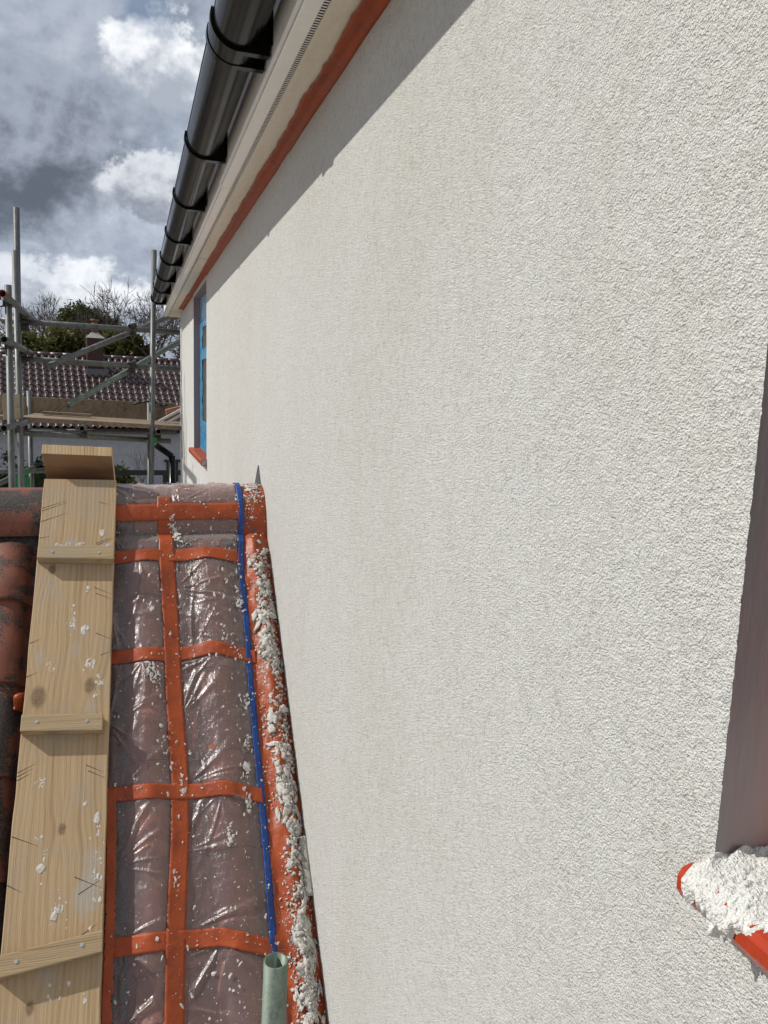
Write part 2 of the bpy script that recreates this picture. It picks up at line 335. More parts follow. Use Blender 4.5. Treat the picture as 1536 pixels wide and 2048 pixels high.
def m_leaf(name, a, b, c):
    m = M(name); p = m.pos()
    cc = m.mix(m.rand(), m.ramp(m.noise(p, .55, 4, .6), (.3, a), (.5, b), (.72, c)), b)
    cc = m.ramp(m.math('ADD', m.math('MULTIPLY', m.noise(p, .5, 3, .6), .55), m.math('MULTIPLY', m.noise(p, 6., 2, .6), .45)), (.34, a), (.5, b), (.68, c))
    b1 = m.pbr(cc, .6, None, .3)
    tr = m.n('ShaderNodeBsdfTranslucent'); m.set(tr.inputs[0], cc)
    mx = m.n('ShaderNodeMixShader'); mx.inputs[0].default_value = .3; m.t.links.new(b1, mx.inputs[1]); m.t.links.new(tr.outputs[0], mx.inputs[2])
    return m.fin(mx.outputs[0])
MAT['leaf'] = m_leaf('dark_evergreen_leaves', (.028, .040, .010), (.065, .080, .018), (.115, .12, .028))
MAT['leaf_y'] = m_leaf('yellow_green_leaves', (.045, .046, .013), (.095, .092, .024), (.15, .14, .038))
MAT['hedge'] = m_leaf('hedge_leaves', (.008, .014, .006), (.02, .03, .01), (.035, .05, .014))
MAT['bounce_ground'] = m_plain('pale_bounce_ground', (.34, .30, .25), .95, .5, 1.5, .02, 12.)  # paleness put into the ground colour to bounce light up under the eaves
MAT['hose'] = m_plain('black_hose', (.02, .02, .02), .5, .2)

# ------------------------------------------------------------------ mesh and object helpers
WLOC = {}
def tag(o, label=None, cat=None, group=None, kind=None):
    for k, v in (('label', label), ('category', cat), ('group', group), ('kind', kind)):
        if v: o[k] = v
    return o
def empty(name, loc, label, cat, group=None):
    o = bpy.data.objects.new(name, None); col.objects.link(o); o.location = (loc[0], loc[1], loc[2] + H); o.empty_display_size = .1
    WLOC[o] = Vector((loc[0], loc[1], loc[2] + H)); return tag(o, label, cat, group)
class MB:
    def __init__(s): s.v = []; s.f = []
    def add(s, vs, fs):
        k = len(s.v); s.v += [tuple(map(float, q)) for q in vs]; s.f += [tuple(i + k for i in f) for f in fs]; return s
    def box(s, a, b):
        (x0, y0, z0), (x1, y1, z1) = a, b
        return s.add([(x0, y0, z0), (x1, y0, z0), (x1, y1, z0), (x0, y1, z0), (x0, y0, z1), (x1, y0, z1), (x1, y1, z1), (x0, y1, z1)],
                     [(0, 3, 2, 1), (4, 5, 6, 7), (0, 1, 5, 4), (1, 2, 6, 5), (2, 3, 7, 6), (3, 0, 4, 7)])
    def obox(s, o, ex, ey, ez):
        o, ex, ey, ez = map(Vector, (o, ex, ey, ez))
        vs = [o, o + ex, o + ex + ey, o + ey, o + ez, o + ex + ez, o + ex + ey + ez, o + ey + ez]
        return s.add(vs, [(0, 3, 2, 1), (4, 5, 6, 7), (0, 1, 5, 4), (1, 2, 6, 5), (2, 3, 7, 6), (3, 0, 4, 7)])
    def tube(s, a, b, r, r2=None, n=16, inner=None, cap=True):
        a, b = Vector(a), Vector(b); r2 = r if r2 is None else r2; d = (b - a).normalized()
        u = d.orthogonal().normalized(); w = d.cross(u)
        ring = lambda c, rr: [c + (u * math.cos(t) + w * math.sin(t)) * rr for t in [2 * math.pi * i / n for i in range(n)]]
        A, B = ring(a, r), ring(b, r2)
        fs = [(i, (i + 1) % n, n + (i + 1) % n, n + i) for i in range(n)]
        if inner:
            vs = A + B + ring(a, inner) + ring(b, inner)
            for i in range(n):
                j = (i + 1) % n
                fs += [(2 * n + j, 2 * n + i, 3 * n + i, 3 * n + j), (j, i, 2 * n + i, 2 * n + j), (n + i, n + j, 3 * n + j, 3 * n + i)]
            return s.add(vs, fs)
        if cap: fs += [tuple(range(n - 1, -1, -1)), tuple(range(n, 2 * n))]
        return s.add(A + B, fs)
    def grid(s, P):
        P = np.asarray(P); n, m = P.shape[:2]; idx = np.arange(n * m).reshape(n, m)
        fs = np.stack([idx[:-1, :-1], idx[1:, :-1], idx[1:, 1:], idx[:-1, 1:]], -1).reshape(-1, 4)
        k = len(s.v); s.v += P.reshape(-1, 3).tolist(); s.f += (fs + k).tolist(); return s
    def build(s, name, mat, parent=None, smooth=False, rel=True, loc=None):
        V = np.array(s.v, float)
        if rel: V[:, 2] += H
        c = V.min(0) * .5 + V.max(0) * .5 if loc is None else np.array(loc) + (0, 0, H if rel else 0)
        me = bpy.data.meshes.new(name); me.from_pydata((V - c).tolist(), [], s.f); me.update()
        if smooth: me.polygons.foreach_set('use_smooth', [True] * len(me.polygons))
        me.materials.append(mat)
        return link(name, me, Vector(c), parent)
def link(name, me, c, parent=None, rot=None):
    o = bpy.data.objects.new(name, me); col.objects.link(o); c = Vector(c)
    if parent is not None: o.parent = parent; o.location = c - WLOC[parent]
    else: o.location = c
    if rot is not None: o.rotation_euler = rot
    WLOC[o] = c; return o
def bevel(o, w, seg=2):
    md = o.modifiers.new('bevel', 'BEVEL'); md.width = w; md.segments = seg; md.limit_method = 'ANGLE'; md.angle_limit = math.radians(35); return o

# ------------------------------------------------------------------ ground
g = MB().grid([[(x, y, -H) for y in np.linspace(-60, 700, 30)] for x in np.linspace(-400, 400, 30)]).build('ground', MAT['bounce_ground'])
tag(g, kind='structure')

# ------------------------------------------------------------------ the rendered house
W = .437                                   # the wall face is the plane x = W
Y0, Y1, ZT = -3.0, 7.42, .70
NW = (-.75, .455, -.366, .64)              # near window: y0 y1 z0 z1
FW = (4.85, 5.86, -.425, .66)              # far window
house = empty('house', (W + 2.5, 2.2, -H), 'white textured-render house wall with black gutter and orange taped edges', 'house')
mb = MB()
DEP = .10
def rect(y0, y1, z0, z1): mb.add([(W, y0, z0), (W, y1, z0), (W, y1, z1), (W, y0, z1)], [(3, 2, 1, 0)])
ys = [Y0, NW[0], NW[1], FW[0], FW[1], Y1]
rect(Y0, NW[0], -H, ZT); rect(NW[0], NW[1] - .004, -H, NW[2]); rect(NW[0], NW[1] - .004, NW[3], ZT)
rect(NW[1] + .004, FW[0], -H, ZT); rect(FW[0], FW[1], -H, FW[2]); rect(FW[0], FW[1], FW[3], ZT); rect(FW[1], Y1, -H, ZT)
# ragged arris of the render at the near window jamb, one small grain after another
zs = np.arange(-H, ZT + .001, .0016); zs[-1] = ZT
inwin = (zs > NW[2]) & (zs < NW[3])
wob_ = rng.normal(0, 1, len(zs)); wob_ = .6 * wob_ + .4 * np.convolve(wob_, np.ones(5) / 5, 'same') * 2
e = NW[1] - .004 + np.where(inwin, .003 + .0004 * wob_, 0.)
e0 = np.full(len(zs), NW[1] + .004)
mb.grid(np.stack([np.stack([np.full(len(zs), W), e0, zs], -1), np.stack([np.full(len(zs), W), e, zs], -1)], 0))
mb.box((W + .001, Y1 - .30, -H), (W + 5, Y1 - .0005, ZT))            # gable return, back of the house
mb.box((W + .001, Y0 + .0005, -H), (W + 5, Y0 + .3, ZT)); mb.box((W + 4.7, Y0 + .3, -H), (W + 5, Y1 - .3, ZT))
mb.box((W + .30, Y0 + .3, -H), (W + .34, Y1 - .3, ZT))               # inner leaf, keeps the window openings dark
mb.build('wall', MAT['render'], house)
# reveals
for (y0, y1, z0, z1), mm, DEP in ((NW, MAT['reveal'], .10), (FW, MAT['reveal_far'], .047)):
    r = MB()
    r.add([(W, y1 - .001, z0), (W + DEP, y1 - .001, z0), (W + DEP, y1 - .001, z1), (W, y1 - .001, z1)], [(0, 1, 2, 3)])
    r.add([(W, y0, z0), (W + DEP, y0, z0), (W + DEP, y0, z1), (W, y0, z1)], [(3, 2, 1, 0)])
    r.add([(W, y0, z1 - .001), (W + DEP, y0, z1 - .001), (W + DEP, y1, z1 - .001), (W, y1, z1 - .001)], [(0, 1, 2, 3)])
    r.add([(W, y0, z0), (W + DEP, y0, z0), (W + DEP, y1, z0), (W, y1, z0)], [(3, 2, 1, 0)])
    r.build('window_reveal', mm, house)
# windows
def window(y0, y1, z0, z1, DEP, film):
    f = MB(); x0, x1 = W + DEP, W + DEP + .06; t = .21 if film else .065
    f.box((x0, y0, z0), (x1, y0 + t, z1)); f.box((x0, y1 - t, z0), (x1, y1, z1)); f.box((x0, y0 + t, z0), (x1, y1 - t, z0 + t)); f.box((x0, y0 + t, z1 - t), (x1, y1 - t, z1))
    tm = z0 + (z1 - z0) * .60
    f.box((x0, y0 + t, tm), (x1, y1 - t, tm + .06))
    w = f.build('window', MAT['frame'], house)
    for a, b in ((z0 + t, tm), (tm + .06, z1 - t)):
        MB().box((x0 + .022, y0 + t, a), (x0 + .04, y1 - t, b)).build('pane', MAT['glass_dark'], w)
    if film:
        # crinkled blue film stuck over frame and glass
        ny, nz = 60, 90; Y, Zz = np.meshgrid(np.linspace(y0 + .003, y1 - .003, ny), np.linspace(z0 + .003, z1 - .003, nz), indexing='ij')
        inner = (Y > y0 + t) & (Y < y1 - t) & (((Zz > z0 + t) & (Zz < tm)) | ((Zz > tm + .06) & (Zz < z1 - t)))
        X = x0 - .004 + .003 * np.sin(Y * 50 + 9 * np.sin(Zz * 7)) * np.sin(Zz * 21)
        qf = MB().grid(np.stack([X, Y, Zz], -1)); fin_ = inner.reshape(-1); qf.f = [f_ for f_ in qf.f if not all(fin_[i_] for i_ in f_)]
        qf.build('protective_film', MAT['blue_film'], w, True)
    return w
wn_ = window(*NW, .10, False)
wf_ = window(*FW, .047, True)
def sill(w, y0, y1, zt, th, proj, inw):
    s = MB().box((W - proj, y0, zt - th), (W + inw, y1, zt)).build('sill', MAT['cement'], w); return bevel(s, .006, 3)
sill(wn_, NW[0] - .02, .458, -.3605, .0235, .028, .095)
sill(wf_, FW[0] - .03, FW[1] + .03, -.415, .035, .035, .045)
# stop bead on the far corner
bd = MB()
zz = np.linspace(-H, .62, 60)
for a, b in zip(zz[:-1], zz[1:]):
    o_ = lambda z: .004 * math.sin(z * 5.1) + .002 * math.sin(z * 17)
    bd.tube((W - .001 + o_(a), Y1 + .002, a), (W - .001 + o_(b), Y1 + .002, b), .005, n=6, cap=False)
bd.build('corner_bead', MAT['frame'], house)
# fascia, soffit, vent (boards butted at their joints)
FX = .307; FE = 7.80
fj = [Y0, 2.80, 5.15, FE]
for a, b in zip(fj[:-1], fj[1:]):
    off = .0 if a < 0 else (.004 if a < 4 else .0)
    f = MB().box((FX + off, a + .0015, .702), (FX + .02 + off, b - .0015, .878)).build('fascia_board', MAT['pvc'], house)
    f = MB().box((FX - .004 + off, a + .0015, .690), (FX + .029, b - .0015, .7015)).build('fascia_trim', MAT['pvc'], house); bevel(f, .002, 2)
    MB().tube((FX - .0085 + off, a + .0015, .6995), (FX - .0085 + off, b - .0015, .6995), .0048, n=10).build('fascia_bead', MAT['pvc'], house, True)
vb = MB()
for y in np.arange(.9, FE - .02, .0105): vb.box((FX + .0289, y, .6952), (FX + .0415, y + .0042, .6958))
o = vb.build('vent_bars', MAT['pvc'], house); tag(o, kind='stuff')
MB().box((FX + .0288, Y0, .6963), (FX + .0416, FE - .002, .7012)).build('vent_shade_plate', MAT['slot_shade'], house)  # solid near-black plate; the shade inside the slots is its colour
sj = [Y0, 2.62, 4.32, 5.25, FE]
for a, b in zip(sj[:-1], sj[1:]):
    MB().box((FX + .0417, a + .001, .6935 + (.0 if a < 4.3 else -.002)), (W + .03, b - .001, .7015)).build('soffit_board', MAT['soffit'], house)
MB().box((FX + .021, FE - .02, .702), (W + 5, FE, .875)).build('soffit_end_cap', MAT['pvc'], house)
# main roof above (rises behind the gutter)
rf = MB(); pit = math.radians(40)
roofv = [(FX - .055, Y0 - .06, .842), (FX - .055, FE + .06, .842), (W + 2.6, FE + .06, .905 + (W + 2.6 - FX) * math.tan(pit)), (W + 2.6, Y0 - .06, .905 + (W + 2.6 - FX) * math.tan(pit))]
rf.add(roofv + [(x, y, z + .05) for x, y, z in roofv], [(0, 1, 2, 3), (7, 6, 5, 4), (0, 4, 5, 1), (1, 5, 6, 2), (2, 6, 7, 3), (3, 7, 4, 0)])
bk = [(W + 2.6, Y0 - .06, roofv[2][2]), (W + 2.6, FE + .06, roofv[2][2]), (W + 5.2, FE + .06, .905), (W + 5.2, Y0 - .06, .905)]
rf.add(bk + [(x, y, z + .05) for x, y, z in bk], [(0, 1, 2, 3), (7, 6, 5, 4), (0, 4, 5, 1), (1, 5, 6, 2), (2, 6, 7, 3), (3, 7, 4, 0)])
rf.build('roof', MAT['tile_lichen'], house)
# gutter: half-round lengths with rolled front bead, unions and brackets
GC = (.236, .800); GR = .056
def half(y0, y1, r, th, a0=-8, a1=188, n=22, mbq=None):
    q = mbq or MB(); an = [math.radians(180 + a0 + (a1 - a0) * i / n) for i in range(n + 1)]
    P = []
    for rr in (r, r - th):
        P.append([[(GC[0] + rr * math.cos(t), y, GC[1] + rr * math.sin(t)) for t in an] for y in (y0, y1)])
    q.grid(P[0]); q.grid(np.array(P[1])[::-1])
    for yy, rev in ((0, False), (1, True)):
        ring = np.array([P[0][yy], P[1][yy]]); q.grid(ring if rev else ring[::-1])
    for k_ in (0, -1):
        q.grid([[P[0][0][k_], P[1][0][k_]], [P[0][1][k_], P[1][1][k_]]])
    return q
gj = [Y0 - .05, 1.88, 7.25]
gut = []
for a, b in zip(gj[:-1], gj[1:]):
    q = half(a + .002, b - .002, GR, .003)
    q.tube((GC[0] - GR + .003, a + .002, GC[1] + .010), (GC[0] - GR + .003, b - .002, GC[1] + .010), .004, n=8)
    q.tube((GC[0] + GR + .000, a + .002, GC[1] + .010), (GC[0] + GR + .000, b - .002, GC[1] + .010), .004, n=8)
    gut.append(q.build('gutter', MAT['black'], house, True))
def bracket(y, w, par, union=False):
    q = half(y - w / 2, y + w / 2, GR + .0075, .006, -18, 188)
    q.box((FX - .004, y - .028, GC[1] - .045), (FX - .0006, y + .028, GC[1] + .055))
    q.box((GC[0] + .034, y - w * .48, GC[1] - .047), (FX - .003, y + w * .48, GC[1] + .012)); q.box((GC[0] + .008, y - w * .46, GC[1] - GR - .0065), (FX - .0035, y + w * .46, GC[1] - .0475))
    o = q.build('gutter_bracket' if not union else 'gutter_union', MAT['black'], par, False); return o
for y in (1.84, 1.92): bracket(y, .022, gut[1], True)
q = half(1.845, 1.915, GR + .0055, .005, -14, 188); q.build('gutter_union', MAT['black'], gut[1], True)
for y in (2.69, 3.42, 4.21, 4.96, 5.70, 6.39): bracket(y, .026, gut[1])
bracket(7.215, .05, gut[1])
q = half(7.23, 7.256, GR + .006, GR + .004, -10, 188); q.build('gutter_end_cap', MAT['black'], gut[1], True)
for y in (1.0, .25, -.5): bracket(y, .026, gut[0])

# ------------------------------------------------------------------ the porch roof: frame along the slope
A0 = np.array([W, 2.735, -.333]); SL = np.array([0, .6776, .7354]); NR = np.array([0, -.7354, .6776])
RC = (2.735, -.455); RR = .125
ROLLS = np.array([-.965, -.765, -.565, -.365, -.165, .035, .235])
def P(x, s, h):
    x, s, h = np.broadcast_arrays(np.asarray(x, float), np.asarray(s, float), np.asarray(h, float))
    return np.stack([x, A0[1] + s * SL[1] + h * NR[1], A0[2] + s * SL[2] + h * NR[2]], -1)
def sst(t): t = np.clip(t, 0, 1); return t * t * (3 - 2 * t)
def film_h(x):
    d = np.min(np.abs(np.asarray(x)[..., None] - ROLLS), -1)
    return .018 + .025 * np.exp(-(d / .055) ** 2)
def strip_h(x): return .012 + .020 * np.exp(-((x - .388) / .026) ** 2) - .012 * sst((x - .41) / .027)
def base_h(x, s):
    x = np.asarray(x, float); t = sst((x - .315) / .04); k = sst((-.20 - s) / .16)
    return (.026 * (1 - k) + film_h(x) * k) * (1 - t) + strip_h(x) * t
def Q(x, s, dh):
    """a point on the sheeted roof: down the slope below s=-.2, round the ridge tile above it"""
    x, s, dh = np.broadcast_arrays(np.asarray(x, float), np.asarray(s, float), np.asarray(dh, float))
    lo = P(x, s, base_h(x, s) + dh)
    a = (s + .18) / RR; r = RR + .005 + dh
    hi = np.stack([x, RC[0] - r * np.cos(a), RC[1] + r * np.sin(a)], -1)
    t = sst((s + .235) / .06)[..., None]
    return lo * (1 - t) + hi * t

porch = empty('porch', (-.4, 2.735, -H), 'clay tiled porch roof joining the white wall beneath the taped sheeting', 'porch')
pw = MB().box((-1.25, 1.86, -H), (W - .005, 3.61, -1.50))
pw.build('wall', MAT['render'], porch)
# decks under the tiles, both slopes
dk = MB()
for sg in (1, -1):
    def PP(x, s, h): p = P(x, s, h); p = np.array(p); p[1] = 2.735 + sg * (p[1] - 2.735); return p
    c = [PP(-1.35, .0, -.05), PP(W - .004, .0, -.05), PP(W - .004, -1.66, -.05), PP(-1.35, -1.66, -.05)]
    d = [PP(-1.35, .0, -.09), PP(W - .004, .0, -.09), PP(W - .004, -1.66, -.09), PP(-1.35, -1.66, -.09)]
    dk.add(c + d, [(0, 1, 2, 3), (7, 6, 5, 4), (0, 4, 5, 1), (1, 5, 6, 2), (2, 6, 7, 3), (3, 7, 4, 0)])
dk.build('roof_deck', MAT['mortar'], porch)
# one pantile: x across (0 = roll crown), y up the slope, z off the slope
def pantile(wd, ln, rollw, rollh, th=.013, tail=.016, nx=17):
    q = MB(); xs = np.linspace(-rollw - .001, wd - rollw + .006, nx + 8)
    def prof(x):
        z = np.where(np.abs(x) < rollw, rollh * np.sqrt(np.clip(1 - (x / rollw) ** 2, 0, 1)), 0.)
        pan = x >= rollw
        t = (x - rollw) / (wd - 2 * rollw)
        return np.where(pan, -.006 * np.sin(np.clip(t, 0, 1) * math.pi) + np.where(t > 1, .004, 0), z)
    z = prof(xs)
    def rowp(y, dz): return np.stack([xs, np.full_like(xs, y), z + dz], -1)
    top = [rowp(0, tail), rowp(.006, tail + .0035), rowp(ln * .5, tail * .5), rowp(ln, 0)]
    q.grid(np.array(top)[:, ::-1])
    bot = [rowp(0, tail - th), rowp(ln, -th)]
    q.grid(np.array([top[0], bot[0]])); q.grid(np.array([bot[0], bot[1]]))
    q.grid(np.array([np.stack([t_[0] for t_ in (top[0], top[3])]), np.stack([bot[0][0], bot[1][0]])]))
    q.grid(np.array([np.stack([t_[-1] for t_ in (top[0], top[3])]), np.stack([bot[0][-1], bot[1][-1]])])[::-1])
    me = bpy.data.meshes.new('roof_tile'); me.from_pydata(q.v, [], q.f); me.update()
    me.polygons.foreach_set('use_smooth', [True] * len(me.polygons))
    return me
tile_me = pantile(.200, .305, .062, .052); tile_me.materials.append(MAT['tile'])
tile_old = tile_me.copy(); tile_old.materials[0] = MAT['tile_lichen']
PAN = -.030
base_rot = Matrix(((1, 0, 0), (0, SL[1], NR[1]), (0, SL[2], NR[2])))
tails = [-.425, -.68, -.935, -1.19, -1.445, -1.70]
for ix, x in enumerate(ROLLS):
    for s in tails:
        ln_scale = 1.0
        pt = P(x + random.uniform(-.003, .003), s + random.uniform(-.004, .004), PAN + random.uniform(0, .003))
        o = link('roof_tile', tile_old if x < -.1 else tile_me, (pt[0], pt[1], pt[2] + H), porch)
        if s == tails[0]: o.scale = (1, .66, 1)
        o.rotation_euler = (base_rot @ Matrix.Rotation(random.uniform(-.008, .008), 3, 'Z')).to_euler()
for ix, x in enumerate(ROLLS):           # far slope, seen only from a step aside
    for s in tails[:5]:
        pt = P(x, s, PAN); o = link('roof_tile', tile_me, (pt[0] + .08, 2 * 2.735 - pt[1], pt[2] + H), porch)
        o.rotation_euler = (Matrix(((-1, 0, 0), (0, -SL[1], -NR[1]), (0, SL[2], NR[2])))).to_euler()
# ridge tiles: half-round
def ridge(x0, x1):
    q = MB(); an = np.radians(np.linspace(-6, 186, 26))
    R_ = lambda r, x: [(x, RC[0] - r * math.cos(t), RC[1] + r * math.sin(t)) for t in an]
    q.grid([R_(RR, x0), R_(RR, x1)]); q.grid([R_(RR - .016, x1), R_(RR - .016, x0)])
    q.grid([R_(RR - .016, x0), R_(RR, x0)]); q.grid([R_(RR, x1), R_(RR - .016, x1)])
    q.grid([[R_(RR, x0)[0], R_(RR, x1)[0]], [R_(RR - .016, x0)[0], R_(RR - .016, x1)[0]]][::-1])
    return q.build('ridge_tile', MAT['tile_lichen' if x0 < -.1 else 'tile'], porch, True)
for a, b in ((-1.36, -.92), (-.915, -.46), (-.455, .0), (.005, W - .004)): ridge(a, b)
# mortar bedding under the ridge, lumpy
xs = np.linspace(-1.34, W - .005, 260)
mr = []
for t in np.linspace(0, 1, 7):
    mr.append(P(xs, -.165 - .055 * t, -.02 - .012 * t + .006 * rng.normal(size=len(xs)) * .5))
MB().grid(np.array(mr)).build('mortar_bed', MAT['mortar'], porch, True)

# ------------------------------------------------------------------ clear film over the tiles
rows_ = [(.09, -.10), (-.155, -.27), (-.31, -.61), (-.65, -1.01), (-1.05, -1.37), (-1.41, -1.68)]
cols_ = [(-.075, .08), (.125, .325)]
xs = np.arange(-.085, .3381, .0024); ss = np.arange(.10, -1.665, -.0026)
S_, X_ = np.meshgrid(ss, xs, indexing='ij')
Wk = np.zeros_like(S_); Ck = np.zeros_like(S_)
rw = np.random.default_rng(21)
for r0, r1 in rows_:
    for c0, c1 in (cols_ if r1 > -1.02 else [(-.052, .060 if r1 > -1.4 else .038), (.118 if r1 > -1.4 else .102, .300)]):
        cell = sst((X_ - c0) / .012) * sst((c1 - X_) / .012) * sst((r0 - S_) / .012) * sst((S_ - r1) / .012)
        if cell.max() <= 0: continue
        Ck = np.maximum(Ck, cell)
        L = r0 - r1
        anchors = [(c0 + (c1 - c0) * rw.uniform(.45, .75), r0), (c0 + (c1 - c0) * rw.uniform(.0, .25), r1), (c0, r0 - L * rw.uniform(.3, .6))]
        for ai, (ax_, as_) in enumerate(anchors):
            dx, ds = X_ - ax_, S_ - as_; r = np.hypot(dx, ds); th = np.arctan2(ds, dx)
            for _ in range(9):
                t0 = rw.uniform(-math.pi, math.pi); w = rw.uniform(.03, .10); am = rw.uniform(.002, .0068)
                reach = L * rw.uniform(.35, .95)
                dth = (th - t0 - .25 * rw.normal() * r / .3 + math.pi) % (2 * math.pi) - math.pi
                Wk += cell * am * np.exp(-(dth / w) ** 2) * np.exp(-(r / reach) ** 2) * sst(r / .04)
        for _ in range(3):                                                # short cross creases
            cx, cs = rw.uniform(c0, c1), rw.uniform(r1, r0); a = rw.uniform(0, math.pi); ll = rw.uniform(.02, .07)
            u = (X_ - cx) * math.cos(a) + (S_ - cs) * math.sin(a); q = -(X_ - cx) * math.sin(a) + (S_ - cs) * math.cos(a)
            Wk += cell * .0025 * np.exp(-(u / ll) ** 2 - (q / .004) ** 2)
def smooth_noise(shape, k, r):
    n = r.normal(size=(shape[0] // k + 3, shape[1] // k + 3))
    yi = np.linspace(0, n.shape[0] - 2.01, shape[0]); xi = np.linspace(0, n.shape[1] - 2.01, shape[1])
    y0 = yi.astype(int); x0 = xi.astype(int); fy = sst(yi - y0)[:, None]; fx = sst(xi - x0)[None]
    return (n[y0][:, x0] * (1 - fy) * (1 - fx) + n[y0 + 1][:, x0] * fy * (1 - fx) + n[y0][:, x0 + 1] * (1 - fy) * fx + n[y0 + 1][:, x0 + 1] * fy * fx)
Wk = np.minimum(Wk, .011) + .0024 * Ck * smooth_noise(S_.shape, 34, rw) + .0006 * smooth_noise(S_.shape, 14, rw) + .0006 * smooth_noise(S_.shape, 6, rw)
film = MB().grid(Q(X_, S_, .0035 + Wk)).build('masking_film', MAT['film'], None, True)
tag(film, 'clear crinkled plastic masking sheet spattered with render over the porch tiles', 'plastic sheet')

# ------------------------------------------------------------------ tapes
def ribbon(path, width_axis, wd, dh, name, label, mat, cat='masking tape', group=None, n=140, nw=8, ragged=.0007, th=.0006):
    """path: list of (x, s) on the roof; wd: tape width; the ribbon follows the sheeted roof"""
    pts = np.array(path, float); t = np.linspace(0, 1, len(pts)); tt = np.linspace(0, 1, n)
    cx = np.interp(tt, t, pts[:, 0]); cs = np.interp(tt, t, pts[:, 1])
    off = np.linspace(-.5, .5, nw) * wd
    r = np.random.default_rng(len(label) * 7)
    jag = r.normal(size=(n, nw)) * ragged * (np.abs(np.linspace(-1, 1, nw)) > .99)
    if width_axis == 'x': X = cx[:, None] + off[None] + jag; S = np.repeat(cs[:, None], nw, 1)
    else: X = np.repeat(cx[:, None], nw, 1); S = cs[:, None] + off[None] + jag
    lift = dh + .0011 * smooth_noise(X.shape, 9, r)
    q = MB(); q.grid(Q(X, S, lift) if width_axis == 'x' else Q(X, S, lift)[:, ::-1])
    o = q.build(name, mat, None, True)
    sd = o.modifiers.new('thickness', 'SOLIDIFY'); sd.thickness = th; sd.offset = -1
    tag(o, label, cat, group); return o
G_R = 'orange tape strips across the sheeted roof'
ribbon([(.099, -.075), (.101, -.27), (.106, -.54), (.106, -.77), (.112, -1.0), (.105, -1.155), (.092, -1.30), (.083, -1.41), (.072, -1.60), (.068, -1.655)], 'x', .046, .0078,
       'orange_tape', 'long orange tape strip running down the slope over the clear sheet', MAT['orange'], group=G_R, n=300)
ribbon([(-.08, -.127), (.103, -.125), (.352, -.124)], 's', .052, .0070, 'orange_tape', 'orange tape strip across the front of the sheeted ridge tile', MAT['orange'], group=G_R)
ribbon([(-.08, -.290), (.08, -.290), (.22, -.286), (.352, -.304)], 's', .044, .0070, 'orange_tape', 'orange tape strip just below the ridge, level with the top cleat', MAT['orange'], group=G_R)
ribbon([(-.08, -.626), (.08, -.634), (.217, -.624), (.352, -.655)], 's', .042, .0070, 'orange_tape', 'orange tape strip across the sheet midway between top and middle cleats', MAT['orange'], group=G_R)
ribbon([(-.08, -1.015), (.07, -1.03), (.217, -1.040), (.33, -1.07)], 's', .040, .0070, 'orange_tape', 'orange tape strip across the sheet between middle and lowest cleats', MAT['orange'], group=G_R)
ribbon([(-.075, -1.378), (.06, -1.386), (.19, -1.397), (.318, -1.445)], 's', .043, .0070, 'orange_tape', 'orange tape strip lowest across the sheet, just above the upright tube', MAT['orange'], group=G_R)
ribbon([(-.066, -1.00), (-.066, -1.2), (-.067, -1.32), (-.075, -1.50), (-.08, -1.65)], 'x', .024, .0085, 'orange_tape', 'narrow orange tape edge showing beside the right edge of the board', MAT['orange'], group=G_R, ragged=.002)
ribbon([(.350, .06), (.350, -.17), (.339, -.30), (.334, -.37), (.335, -.55), (.330, -.70), (.328, -.87), (.328, -1.03), (.326, -1.22), (.322, -1.40), (.319, -1.46), (.317, -1.655)], 'x', .019, .0078,
       'blue_tape', 'blue tape line along the edge of the clear sheet', MAT['blue'], n=300, nw=5)
# wide orange tape band lapping up to the wall
xs = np.linspace(.338, W - .0005, 30); ss = np.arange(.115, -1.665, -.006)
Sb, Xb = np.meshgrid(ss, xs, indexing='ij')
rb = np.random.default_rng(5)
Xb = Xb - .012 * sst((-.25 - Sb) / .9) * (1 - (Xb - .338) / (W - .338))
lift = .0035 + .0016 * smooth_noise(Sb.shape, 5, rb) + .0022 * smooth_noise(Sb.shape, 14, rb)
band = MB().grid(Q(Xb, Sb, lift)).build('orange_tape', MAT['orange'], None, True)
tag(band, 'wide orange tape band caked with render where roof meets wall', 'masking tape')
fl = MB().grid(Q(Xb[::4, ::3], Sb[::4, ::3], -.004)).build('lead_flashing', MAT['lead'], porch, True)
# orange scrap by the bare tiles
sc_ = MB(); uu, vv = np.meshgrid(np.linspace(0, 1, 10), np.linspace(0, 1, 10), indexing='ij')
sc_.grid(P(-.318 + .05 * uu, -.715 - .045 * vv, .018 + .012 * np.sin(uu * 5 + vv * 2) + .010 * np.sin(vv * 6)))
o = sc_.build('tape_scrap', MAT['orange'], None, True); tag(o, 'small orange tape scrap tucked under the left edge of the board', 'tape scrap')
o.modifiers.new('thickness', 'SOLIDIFY').thickness = .001
# pointed tip of lead against the wall above the ridge end
MB().add([(W - .004, 2.700, -.36), (W - .004, 2.885, -.36), (W - .004, 2.79, -.258), (W + .01, 2.700, -.36), (W + .01, 2.885, -.36), (W + .01, 2.79, -.258)],
         [(0, 1, 2), (0, 2, 5, 3), (1, 4, 5, 2), (0, 3, 4, 1)]).build('flashing_tip', MAT['lead'], porch)

